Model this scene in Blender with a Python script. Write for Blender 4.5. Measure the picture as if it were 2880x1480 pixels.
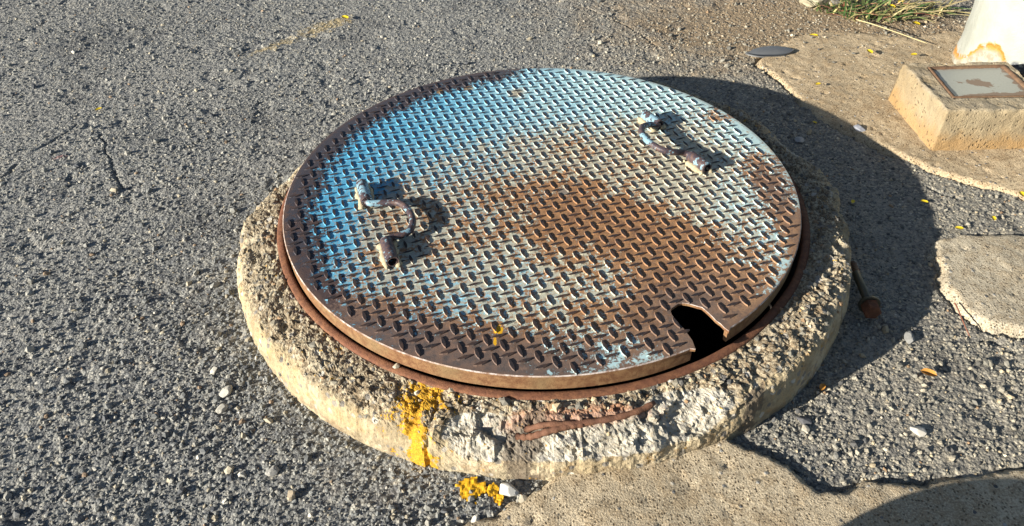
import bpy, bmesh, math, random
import numpy as np
from mathutils import Matrix, Vector

# ---------------------------------------------------------------- scene, camera, light
scene = bpy.context.scene
for o in list(bpy.data.objects):
    bpy.data.objects.remove(o, do_unlink=True)
col = scene.collection
rng = np.random.default_rng(7)
random.seed(7)

CAM = (-0.0441, -1.2389, 0.9931)
cam_data = bpy.data.cameras.new('camera')
cam_data.sensor_width = 36.0
cam_data.lens = 2133.98 / 2880 * 36.0
cam_data.clip_start = 0.02
cam_data.clip_end = 500.0
cam = bpy.data.objects.new('camera', cam_data)
col.objects.link(cam)
RX = Vector((0.99965, -0.00971, -0.02442)).normalized()
RY = -Vector((-0.02481, -0.65524, -0.75502)).normalized()
RZ = RX.cross(RY).normalized()
RY = RZ.cross(RX).normalized()
m = Matrix.Identity(4)
for i in range(3):
    m[i][0], m[i][1], m[i][2], m[i][3] = RX[i], RY[i], RZ[i], CAM[i]
cam.matrix_world = m
scene.camera = cam

SUN_AZ = math.radians(27.0)          # direction the shadows fall, measured from +X towards +Y
SUN_EL = math.radians(17.4)
world = bpy.data.worlds.new('World')
scene.world = world
world.use_nodes = True
wn = world.node_tree.nodes
bg = wn['Background']
sky = wn.new('ShaderNodeTexSky')
sky.sky_type = 'NISHITA'
sky.sun_disc = False
sky.air_density = 0.8
sky.dust_density = 0.4
sky.sun_elevation = SUN_EL
sky.sun_rotation = math.radians(243.0)
world.node_tree.links.new(sky.outputs['Color'], bg.inputs['Color'])
bg.inputs['Strength'].default_value = 0.05

sun_data = bpy.data.lights.new('sun', 'SUN')
sun_data.energy = 5.0
sun_data.angle = math.radians(0.6)
sun_data.color = (1.0, 0.93, 0.82)
sun = bpy.data.objects.new('sun', sun_data)
col.objects.link(sun)
light_dir = Vector((math.cos(SUN_AZ) * math.cos(SUN_EL), math.sin(SUN_AZ) * math.cos(SUN_EL), -math.sin(SUN_EL)))
sun.rotation_euler = light_dir.to_track_quat('-Z', 'Y').to_euler()
sun.location = (-4, -2, 3)

vs = scene.view_settings
vs.view_transform = 'Standard'
vs.look = 'None'
vs.exposure = 1.27
vs.gamma = 1.0
vs.use_curve_mapping = False

# ---------------------------------------------------------------- numeric noise
def hash3(ix, iy, iz, seed):
    h = (ix.astype(np.int64) * 374761393 + iy.astype(np.int64) * 668265263 + iz.astype(np.int64) * 2147483647 + seed * 974634777) & 0xFFFFFFFF
    h = ((h ^ (h >> 13)) * 1274126177) & 0xFFFFFFFF
    h = ((h ^ (h >> 16)) * 2246822519) & 0xFFFFFFFF
    return ((h ^ (h >> 15)) & 0xFFFFFF) / float(0xFFFFFF)

def vnoise(x, y, z, seed=0):
    x = np.asarray(x, float); y = np.asarray(y, float); z = np.asarray(z, float) + 0 * x
    ix, iy, iz = np.floor(x), np.floor(y), np.floor(z)
    fx, fy, fz = x - ix, y - iy, z - iz
    fx, fy, fz = (t * t * t * (t * (t * 6 - 15) + 10) for t in (fx, fy, fz))
    r = 0
    for dx in (0, 1):
        for dy in (0, 1):
            for dz in (0, 1):
                w = (fx if dx else 1 - fx) * (fy if dy else 1 - fy) * (fz if dz else 1 - fz)
                r = r + w * hash3(ix + dx, iy + dy, iz + dz, seed)
    return r * 2 - 1

def fbm(x, y, z=0.0, scale=1.0, octaves=4, seed=0, rough=0.5):
    r, a, s, t = 0, 1.0, scale, 0.0
    for k in range(octaves):
        r = r + a * vnoise(np.asarray(x) * s + 13.1 * k, np.asarray(y) * s + 7.7 * k, np.asarray(z) * s + 3.3 * k, seed + k)
        t += a
        a *= rough
        s *= 2.03
    return r / t

def worley(x, y, z, scale, seed=0):
    """distance to the nearest of jittered points, and that point's random value"""
    x = np.asarray(x, float) * scale; y = np.asarray(y, float) * scale; z = np.asarray(z, float) * scale + 0 * x
    ix, iy, iz = np.floor(x), np.floor(y), np.floor(z)
    best = np.full(x.shape, 9.0); val = np.zeros(x.shape)
    for dx in (-1, 0, 1):
        for dy in (-1, 0, 1):
            for dz in (-1, 0, 1):
                cx, cy, cz = ix + dx, iy + dy, iz + dz
                px = cx + hash3(cx, cy, cz, seed); py = cy + hash3(cx, cy, cz, seed + 11); pz = cz + hash3(cx, cy, cz, seed + 23)
                d = (x - px) ** 2 + (y - py) ** 2 + (z - pz) ** 2
                w = d < best
                best = np.where(w, d, best)
                val = np.where(w, hash3(cx, cy, cz, seed + 37), val)
    return np.sqrt(best), val

def facets(x, y, z, scale, seed=0):
    """broken-stone relief: every cell is a tilted flat facet"""
    x = np.asarray(x, float) * scale; y = np.asarray(y, float) * scale; z = np.asarray(z, float) * scale
    ix, iy, iz = np.floor(x), np.floor(y), np.floor(z)
    best = np.full(x.shape, 9.0); val = np.zeros(x.shape)
    for dx in (-1, 0, 1):
        for dy in (-1, 0, 1):
            for dz in (-1, 0, 1):
                c = (ix + dx, iy + dy, iz + dz)
                e = [q + o - (c_ + hash3(*c, seed + s_)) for q, o, c_, s_ in ((x, 0, c[0], 0), (y, 0, c[1], 11), (z, 0, c[2], 23))]
                d = e[0] ** 2 + e[1] ** 2 + e[2] ** 2
                v = sum(q * (hash3(*c, seed + s_) - 0.5) * 1.6 for q, s_ in zip(e, (41, 43, 47))) + hash3(*c, seed + 53) - 0.5
                w = d < best
                best = np.where(w, d, best); val = np.where(w, v, val)
    return val

def smooth(a, b, x):
    t = np.clip((np.asarray(x) - a) / (b - a), 0, 1)
    return t * t * (3 - 2 * t)

# ---------------------------------------------------------------- object helpers
def mesh_np(name, verts, faces, mats, parent=None, smooth_shade=False, fmat=None, colors=None, attrs=None):
    """faces: (n,3) or (n,4) integer array or list of such arrays"""
    me = bpy.data.meshes.new(name)
    if not isinstance(faces, (list, tuple)):
        faces = [faces]
    verts = np.asarray(verts, np.float32)
    loops = np.concatenate([np.asarray(f).ravel() for f in faces]).astype(np.int32)
    sizes = np.concatenate([np.full(len(f), f.shape[1]) for f in faces]).astype(np.int32)
    starts = np.concatenate([[0], np.cumsum(sizes)[:-1]]).astype(np.int32)
    me.vertices.add(len(verts)); me.vertices.foreach_set('co', verts.ravel())
    me.loops.add(len(loops)); me.loops.foreach_set('vertex_index', loops)
    me.polygons.add(len(sizes)); me.polygons.foreach_set('loop_start', starts)
    me.polygons.foreach_set('loop_total', sizes)
    if not isinstance(mats, (list, tuple)):
        mats = [mats]
    for mt in mats:
        me.materials.append(mt)
    if fmat is not None:
        me.polygons.foreach_set('material_index', np.asarray(fmat, np.int32))
    me.polygons.foreach_set('use_smooth', np.full(len(sizes), smooth_shade))
    if colors is not None:
        a = me.color_attributes.new('stone_color', 'FLOAT_COLOR', 'POINT')
        c = np.ones((len(verts), 4), np.float32); c[:, :3] = colors
        a.data.foreach_set('color', c.ravel())
    for k, v in (attrs or {}).items():
        a = me.attributes.new(k, 'FLOAT', 'POINT')
        a.data.foreach_set('value', np.asarray(v, np.float32))
    me.update(calc_edges=True)
    me.validate()
    return link(name, me, parent)

def link(name, me, parent=None):
    o = bpy.data.objects.new(name, me)
    col.objects.link(o)
    if parent is not None:
        o.parent = parent
    return o

def tag(o, label=None, cat=None, group=None, kind=None):
    if label: o['label'] = label
    if cat: o['category'] = cat
    if group: o['group'] = group
    if kind: o['kind'] = kind
    return o

def grid_faces(nu, nv, wrap_u=False):
    iu = np.arange(nu if wrap_u else nu - 1); iv = np.arange(nv - 1)
    U, V = np.meshgrid(iu, iv, indexing='ij')
    U2 = (U + 1) % nu
    return np.stack([U * nv + V, U2 * nv + V, U2 * nv + V + 1, U * nv + V + 1], -1).reshape(-1, 4)

def lathe(name, prof, n, mat, parent=None, center=(0, 0), closed=False, smooth_shade=True, arc=None):
    """revolve a profile [(r, z)...]"""
    prof = np.array(prof, float)
    if closed:
        prof = np.vstack([prof, prof[:1]])
    if arc is None:
        th = np.linspace(0, 2 * math.pi, n, endpoint=False)
    else:
        th = np.linspace(arc[0], arc[1], n)
    v = np.stack([center[0] + np.outer(np.cos(th), prof[:, 0]), center[1] + np.outer(np.sin(th), prof[:, 0]),
                  np.tile(prof[:, 1], (n, 1))], -1).reshape(-1, 3)
    return mesh_np(name, v, grid_faces(n, len(prof), arc is None), mat, parent, smooth_shade)

def sweep(path, radius, nseg=12, cap=True):
    """tube along a polyline, returns verts, faces arrays"""
    path = np.array(path, float); n = len(path)
    rad = np.full(n, radius) if np.isscalar(radius) else np.array(radius)
    tan = np.gradient(path, axis=0); tan /= np.linalg.norm(tan, axis=1)[:, None]
    up = np.array([0, 0, 1.0])
    vs_ = []
    for i in range(n):
        s = np.cross(tan[i], up)
        if np.linalg.norm(s) < 1e-4: s = np.array([1.0, 0, 0])
        s /= np.linalg.norm(s); u = np.cross(s, tan[i])
        for k in range(nseg):
            a = 2 * math.pi * k / nseg
            vs_.append(path[i] + rad[i] * (math.cos(a) * s + math.sin(a) * u))
    f = []
    for i in range(n - 1):
        for k in range(nseg):
            f.append((i * nseg + k, i * nseg + (k + 1) % nseg, (i + 1) * nseg + (k + 1) % nseg, (i + 1) * nseg + k))
    tris = []
    if cap:
        for base in (0, (n - 1) * nseg):
            c = len(vs_); vs_.append(path[0] if base == 0 else path[-1])
            for k in range(nseg):
                tris.append((base + k, base + (k + 1) % nseg, c))
    return np.array(vs_), [np.array(f, int)] + ([np.array(tris, int)] if tris else [])

def spline(pts, n=40):
    """Catmull-Rom through pts"""
    p = np.array(pts, float); p = np.vstack([2 * p[0] - p[1], p, 2 * p[-1] - p[-2]])
    out = []
    segs = len(p) - 3
    for t in np.linspace(0, segs - 1e-6, n):
        i = int(t); u = t - i
        a, b, c, d = p[i:i + 4]
        out.append(0.5 * ((2 * b) + (c - a) * u + (2 * a - 5 * b + 4 * c - d) * u * u + (3 * b - a - 3 * c + d) * u ** 3))
    return np.array(out)

ICO_V = None
def ico():
    global ICO_V, ICO_F
    if ICO_V is None:
        bm = bmesh.new(); bmesh.ops.create_icosphere(bm, subdivisions=1, radius=1.0)
        bm.verts.ensure_lookup_table()
        ICO_V = np.array([v.co[:] for v in bm.verts]); ICO_F = np.array([[v.index for v in f.verts] for f in bm.faces])
        bm.free()
    return ICO_V, ICO_F

def stones(pos, rad, colors, seed=1, flat=(0.55, 0.95)):
    """many small angular stones as one vertex/face soup (20 triangles each)"""
    V, F = ico(); n = len(pos); g = np.random.default_rng(seed)
    jit = 1 + g.uniform(-0.28, 0.28, (n, len(V)))
    ax = np.stack([g.uniform(0.75, 1.3, n), g.uniform(0.65, 1.05, n), g.uniform(flat[0], flat[1], n)], 1)
    P = V[None] * jit[..., None] * ax[:, None]
    yaw = g.uniform(0, 2 * math.pi, n); tx = g.normal(0, 0.35, n); ty = g.normal(0, 0.35, n)
    c, s = np.cos(tx), np.sin(tx); P = np.stack([P[..., 0], c[:, None] * P[..., 1] - s[:, None] * P[..., 2], s[:, None] * P[..., 1] + c[:, None] * P[..., 2]], -1)
    c, s = np.cos(ty), np.sin(ty); P = np.stack([c[:, None] * P[..., 0] + s[:, None] * P[..., 2], P[..., 1], -s[:, None] * P[..., 0] + c[:, None] * P[..., 2]], -1)
    c, s = np.cos(yaw), np.sin(yaw); P = np.stack([c[:, None] * P[..., 0] - s[:, None] * P[..., 1], s[:, None] * P[..., 0] + c[:, None] * P[..., 1], P[..., 2]], -1)
    P = P * np.asarray(rad)[:, None, None] + np.asarray(pos)[:, None]
    Fa = (F[None] + (np.arange(n) * len(V))[:, None, None]).reshape(-1, 3)
    return P.reshape(-1, 3), Fa, np.repeat(np.asarray(colors), len(V), axis=0)

def stone_palette(n, g, warm=0.0):
    base = np.array([(0.13, 0.135, 0.135), (0.18, 0.185, 0.178), (0.235, 0.235, 0.215), (0.30, 0.29, 0.255), (0.36, 0.32, 0.24), (0.50, 0.475, 0.41), (0.25, 0.18, 0.12), (0.085, 0.09, 0.098)])
    w = np.array([0.16, 0.24, 0.24, 0.15, 0.05 + warm, 0.022, 0.012 + warm * 0.5, 0.07]); w /= w.sum()
    return base[g.choice(len(base), n, p=w)] * g.uniform(0.8, 1.2, (n, 1))

def poly_sd(px, py, poly):
    """signed distance to polygon, positive inside"""
    poly = np.array(poly, float); d = np.full(np.shape(px), 1e9); inside = np.zeros(np.shape(px), bool)
    for i in range(len(poly)):
        a, b = poly[i], poly[(i + 1) % len(poly)]
        e = b - a; L = e @ e
        t = np.clip(((px - a[0]) * e[0] + (py - a[1]) * e[1]) / L, 0, 1)
        d = np.minimum(d, np.hypot(px - a[0] - t * e[0], py - a[1] - t * e[1]))
        cond = ((a[1] > py) != (b[1] > py)) & (px < (b[0] - a[0]) * (py - a[1]) / (b[1] - a[1] + 1e-12) + a[0])
        inside ^= cond
    return np.where(inside, d, -d)

# ---------------------------------------------------------------- material helpers
class NT:
    def __init__(s, name):
        s.mat = bpy.data.materials.new(name); s.mat.use_nodes = True
        s.t = s.mat.node_tree; s.t.nodes.clear()
        s.out = s.n('ShaderNodeOutputMaterial'); s.b = s.n('ShaderNodeBsdfPrincipled')
        s.t.links.new(s.b.outputs[0], s.out.inputs[0])
        s.b.inputs['Specular IOR Level'].default_value = 0.3
        s._pos = None
    def n(s, ty, **kw):
        nd = s.t.nodes.new(ty)
        for k, v in kw.items(): setattr(nd, k, v)
        return nd
    def put(s, v, sock):
        if isinstance(v, (int, float)): sock.default_value = v
        elif isinstance(v, (tuple, list)):
            sock.default_value = tuple(v) + ((1.0,) if len(v) == 3 and len(sock.default_value) == 4 else ())
        else: s.t.links.new(v, sock)
    @property
    def pos(s):
        if s._pos is None: s._pos = s.n('ShaderNodeNewGeometry').outputs['Position']
        return s._pos
    def sep(s, v=None):
        nd = s.n('ShaderNodeSeparateXYZ'); s.put(v or s.pos, nd.inputs[0]); return nd.outputs
    def math(s, op, a, b=0.0, c=None, clamp=False):
        nd = s.n('ShaderNodeMath', operation=op, use_clamp=clamp); s.put(a, nd.inputs[0]); s.put(b, nd.inputs[1])
        if c is not None: s.put(c, nd.inputs[2])
        return nd.outputs[0]
    def add(s, *a):
        r = a[0]
        for x in a[1:]: r = s.math('ADD', r, x)
        return r
    def mul(s, a, b): return s.math('MULTIPLY', a, b)
    def mix(s, f, a, b, mode='MIX'):
        nd = s.n('ShaderNodeMix', data_type='RGBA', blend_type=mode); s.put(f, nd.inputs[0]); s.put(a, nd.inputs[6]); s.put(b, nd.inputs[7]); return nd.outputs[2]
    def step(s, x, lo, hi):
        nd = s.n('ShaderNodeMapRange', interpolation_type='SMOOTHSTEP'); s.put(x, nd.inputs[0]); nd.inputs[1].default_value = lo; nd.inputs[2].default_value = hi; return nd.outputs[0]
    def ramp(s, f, stops, interp='LINEAR'):
        nd = s.n('ShaderNodeValToRGB'); s.put(f, nd.inputs[0]); r = nd.color_ramp; r.interpolation = interp
        while len(r.elements) < len(stops): r.elements.new(0.5)
        for e, (p, c) in zip(r.elements, stops): e.position = p; e.color = tuple(c) + (1.0,)
        return nd.outputs[0]
    def noise(s, scale, detail=4.0, rough=0.55, vec=None, dist=0.0):
        nd = s.n('ShaderNodeTexNoise'); s.put(vec or s.pos, nd.inputs['Vector']); nd.inputs['Scale'].default_value = scale
        nd.inputs['Detail'].default_value = detail; nd.inputs['Roughness'].default_value = rough; nd.inputs['Distortion'].default_value = dist; return nd.outputs['Fac']
    def voro(s, scale, vec=None, feature='F1', rand=1.0):
        nd = s.n('ShaderNodeTexVoronoi', feature=feature); s.put(vec or s.pos, nd.inputs['Vector']); nd.inputs['Scale'].default_value = scale; nd.inputs['Randomness'].default_value = rand; return nd.outputs
    def gauss(s, x, y, rx, ry, rot=0.0, vec=None):
        """soft ellipse of stain centred at (x, y) in the ground plane"""
        nd = s.n('ShaderNodeMapping', vector_type='TEXTURE'); s.put(vec or s.pos, nd.inputs[0])
        nd.inputs[1].default_value = (x, y, 0); nd.inputs[2].default_value = (0, 0, rot); nd.inputs[3].default_value = (rx, ry, 1e4)
        l = s.n('ShaderNodeVectorMath', operation='LENGTH'); s.t.links.new(nd.outputs[0], l.inputs[0])
        return s.math('EXPONENT', s.mul(s.math('POWER', l.outputs['Value'], 2.0), -1.0))
    def bump(s, h, strength=0.5, dist=0.003, normal=None):
        nd = s.n('ShaderNodeBump'); nd.inputs['Strength'].default_value = strength; nd.inputs['Distance'].default_value = dist; s.put(h, nd.inputs['Height'])
        if normal is not None: s.t.links.new(normal, nd.inputs['Normal'])
        return nd.outputs[0]
    def done(s, color, rough=0.9, normal=None, metal=0.0):
        s.put(color, s.b.inputs['Base Color']); s.put(rough, s.b.inputs['Roughness']); s.put(metal, s.b.inputs['Metallic'])
        if normal is not None: s.t.links.new(normal, s.b.inputs['Normal'])
        return s.mat
    def attr(s, name, typ='Fac'):
        nd = s.n('ShaderNodeAttribute'); nd.attribute_name = name; return nd.outputs[typ]

# ---------------------------------------------------------------- shared layout
LZ = 0.125                       # height of the lid's top face
LR = 0.498                       # lid radius
RC = (0.003, 0.010)              # centre of the concrete ring
SLAB_NEAR_BLOCK = [(0.640, 0.730), (0.668, 0.775), (0.715, 0.815), (0.755, 0.862), (0.82, 0.905), (0.92, 0.925), (1.02, 0.895), (1.12, 0.86), (1.25, 0.90), (1.6, 0.95), (2.6, 1.0),
                   (2.6, -0.50), (1.3, -0.035), (1.051, 0.083), (0.975, 0.135), (0.903, 0.189), (0.849, 0.257), (0.805, 0.320), (0.767, 0.368), (0.72, 0.425), (0.70, 0.50), (0.690, 0.58), (0.668, 0.66)]
SLAB_RIGHT = [(0.800, -0.060), (0.86, -0.045), (0.98, -0.052), (1.2, -0.06), (1.9, -0.15), (1.9, -0.55), (1.2, -0.36), (0.95, -0.335), (0.845, -0.317), (0.79, -0.302), (0.768, -0.255), (0.760, -0.20), (0.777, -0.15), (0.772, -0.11)]
SLAB_FRONT = [(-0.20, -0.72), (-0.124, -0.662), (-0.085, -0.655), (-0.055, -0.633), (-0.015, -0.610), (0.02, -0.575), (0.15, -0.52), (0.24, -0.515), (0.275, -0.528), (0.343, -0.572), (0.365, -0.600),
              (0.385, -0.622), (0.43, -0.626), (0.472, -0.613), (0.54, -0.618), (0.60, -0.605), (0.699, -0.596), (0.9, -0.57), (1.8, -0.50), (1.8, -2.2), (-0.7, -2.2), (-0.42, -1.0)]
CRACKS = [[(-1.30, 0.20), (-1.2641, 0.2594), (-1.237, 0.3821), (-1.191, 0.4816), (-1.169, 0.61), (-1.20, 0.70)], [(-1.10, 0.45), (-1.0494, 0.3569), (-0.9608, 0.2168), (-0.89, 0.158), (-0.8236, 0.1284)],
          [(0.10, 1.25), (0.1977, 1.1655), (0.3067, 1.0201), (0.3819, 0.8648), (0.5272, 0.809), (0.6048, 0.748)], [(0.60, -0.34), (0.68, -0.335), (0.80, -0.33)], [(0.86, 0.13), (0.95, 0.06), (0.90, 0.0)]]

def slab_noise_sd(x, y, poly):
    return poly_sd(x, y, poly) + 0.007 * fbm(x, y, 0, 26, 4, 5, 0.6) + 0.005 * fbm(x, y, 0, 110, 3, 9)

def crack_dist(x, y):
    wx = x + 0.012 * fbm(x, y, 0, 25, 3, 71); wy = y + 0.012 * fbm(x, y, 0, 25, 3, 72)
    d = np.full(np.shape(x), 1e9)
    for c in CRACKS:
        for a, b in zip(c[:-1], c[1:]):
            a = np.array(a); e = np.array(b) - a; t = np.clip(((wx - a[0]) * e[0] + (wy - a[1]) * e[1]) / (e @ e), 0, 1)
            d = np.minimum(d, np.hypot(wx - a[0] - t * e[0], wy - a[1] - t * e[1]))
    return d

def ground_h(x, y):
    """height of the asphalt: gentle unevenness, coarse aggregate, cracks"""
    near = smooth(3.5, 2.0, np.hypot(x, y))
    big = 0.006 * fbm(x, y, 0, 1.6, 3, 1)
    d, v = worley(x, y, 0.0, 95, 3)
    agg = 0.0028 * (0.6 - np.clip(d, 0, 1)) * (0.4 + v)
    fine = 0.0016 * fbm(x, y, 0, 150, 2, 2)
    pit = -0.004 * smooth(0.25, 0.55, fbm(x, y, 0, 14, 3, 6))
    cr = -0.006 * smooth(0.0045, 0.001, crack_dist(x, y)) * smooth(0.0, 0.25, fbm(x, y, 0, 9, 2, 8))
    gap = 0
    if np.size(x):
        for i_, pl in enumerate((SLAB_NEAR_BLOCK, SLAB_RIGHT, SLAB_FRONT)):
            sd = slab_noise_sd(x, y, pl) + 0.003
            gap = gap - 0.010 * smooth(0.014, 0.003, np.abs(sd)) * smooth(-0.25, 0.15, fbm(x, y, 0, 11, 2, 130 + i_))
    return big * near + (agg + fine + pit + cr) * near + gap - 0.002

# ---------------------------------------------------------------- materials
def mat_asphalt():
    t = NT('asphalt')
    c1 = t.voro(210)[1]; c2 = t.voro(95)[1]; d1 = t.voro(210)[0]; d2 = t.voro(95)[0]
    g1 = t.sep(c1)[0]; g2 = t.sep(c2)[1]
    a = t.ramp(g1, [(0.0, (0.10, 0.105, 0.11)), (0.35, (0.185, 0.19, 0.182)), (0.7, (0.28, 0.28, 0.252)), (0.9, (0.32, 0.31, 0.265)), (1.0, (0.48, 0.46, 0.40))])
    b = t.ramp(g2, [(0.0, (0.12, 0.125, 0.13)), (0.5, (0.23, 0.23, 0.215)), (0.85, (0.27, 0.26, 0.225)), (1.0, (0.40, 0.37, 0.30))])
    c = t.mix(t.step(t.noise(70, 2), 0.45, 0.60), a, b)
    # worn pale patches and darker, tarrier ones
    c = t.mix(t.mul(t.step(t.noise(2.4, 5, 0.6), 0.48, 0.62), 0.55), c, (0.275, 0.27, 0.245))
    c = t.mix(t.mul(t.step(t.noise(3.3, 5, 0.62, dist=0.4), 0.53, 0.66), 0.50), c, (0.085, 0.087, 0.088))
    # tar between the stones
    c = t.mix(t.mul(t.step(d1, 0.55, 0.80), 0.6), c, (0.055, 0.055, 0.058))
    # sandy dirt collected by the slabs, near the post and along the ring
    warp = t.noise(14, 4)
    dirt = t.add(t.gauss(1.0, 0.95, 0.55, 0.33), t.mul(t.gauss(0.45, 0.85, 0.5, 0.35), 0.35), t.mul(t.gauss(0.3, 1.3, 0.7, 0.35), 0.45), t.mul(t.gauss(-0.25, -0.62, 0.30, 0.05, -0.35), 0.5), t.mul(t.gauss(-0.62, -0.25, 0.07, 0.3, 0.3), 0.45))
    dm = t.step(t.add(dirt, t.mul(t.math('SUBTRACT', warp, 0.5), 1.1)), 0.30, 1.05)
    c = t.mix(t.mul(dm, 0.75), c, t.ramp(t.noise(260, 2), [(0.3, (0.16, 0.115, 0.07)), (0.7, (0.33, 0.255, 0.16))]))
    c = t.mix(t.mul(t.step(t.sep()[0], -0.2, 0.7), 0.6), c, (1.12, 1.0, 0.82), 'MULTIPLY')
    # faint yellowish stains far left, pinkish fleck
    st = t.add(t.gauss(-0.79, 0.93, 0.10, 0.035, 0.65), t.gauss(-0.66, 1.06, 0.11, 0.06, 0.6), t.mul(t.gauss(-0.6, 1.12, 0.06, 0.03, 0.5), 0.8))
    sm = t.step(t.add(st, t.mul(t.math('SUBTRACT', t.noise(45, 4, 0.65), 0.5), 2.2)), 0.55, 1.1)
    c = t.mix(t.mul(sm, 0.6), c, (0.40, 0.30, 0.13))
    pk = t.step(t.add(t.gauss(-1.16, 0.345, 0.03, 0.012, 0.4), t.mul(t.math('SUBTRACT', t.noise(90, 3), 0.5), 1.4)), 0.5, 0.9)
    c = t.mix(t.mul(pk, 0.45), c, (0.30, 0.09, 0.09))
    h = t.add(t.mul(d1, -1.0), t.mul(d2, -0.9), t.mul(t.noise(520, 3, 0.6), 0.9))
    return t.done(c, 0.88, t.bump(h, 0.7, 0.0030))

def mat_stone(name='gravel_stone'):
    t = NT(name)
    c = t.attr('stone_color', 'Color')
    n = t.noise(420, 3)
    c = t.mix(0.45, c, t.mix(n, (0.5, 0.5, 0.5), (1.35, 1.35, 1.3)), 'MULTIPLY')
    return t.done(c, 0.8, t.bump(n, 0.35, 0.0012))

def mat_slab(name, tone):
    t = NT(name)
    n1 = t.noise(5, 5); n2 = t.noise(38, 5, 0.6); n3 = t.noise(330, 3, 0.6); v = t.voro(120)
    c = t.mix(t.step(n1, 0.35, 0.65), tuple(x * 0.80 for x in tone), tuple(x * 1.12 for x in tone))
    c = t.mix(t.mul(t.step(n2, 0.46, 0.62), 0.50), c, (tone[0] * 0.66, tone[1] * 0.57, tone[2] * 0.46))
    c = t.mix(t.mul(t.step(n3, 0.50, 0.62), 0.60), c, (tone[0] * 0.48, tone[1] * 0.43, tone[2] * 0.38))
    c = t.mix(t.mul(t.step(n3, 0.46, 0.36), 0.50), c, (min(1, tone[0] * 1.45), min(1, tone[1] * 1.45), min(1, tone[2] * 1.45)))
    cells = t.sep(v[1])[0]
    c = t.mix(t.mul(t.step(cells, 0.93, 0.95), t.step(v[0], 0.42, 0.30)), c, t.ramp(t.sep(v[1])[1], [(0, (0.09, 0.09, 0.09)), (0.5, (0.2, 0.2, 0.19)), (1, (0.55, 0.52, 0.45))]))
    v2 = t.voro(230); pits = t.mul(t.step(t.sep(v2[1])[0], 0.72, 0.76), t.step(v2[0], 0.45, 0.25))
    c = t.mix(t.mul(pits, 0.75), c, (tone[0] * 0.28, tone[1] * 0.24, tone[2] * 0.2))
    h = t.add(t.mul(pits, -1.2), t.mul(n3, 0.7), t.mul(n2, 1.2), t.mul(t.step(cells, 0.92, 0.95), t.mul(v[0], -1.5)), t.mul(t.noise(900, 2), 0.35))
    return t.done(c, 0.92, t.bump(h, 0.9, 0.0042))

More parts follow.
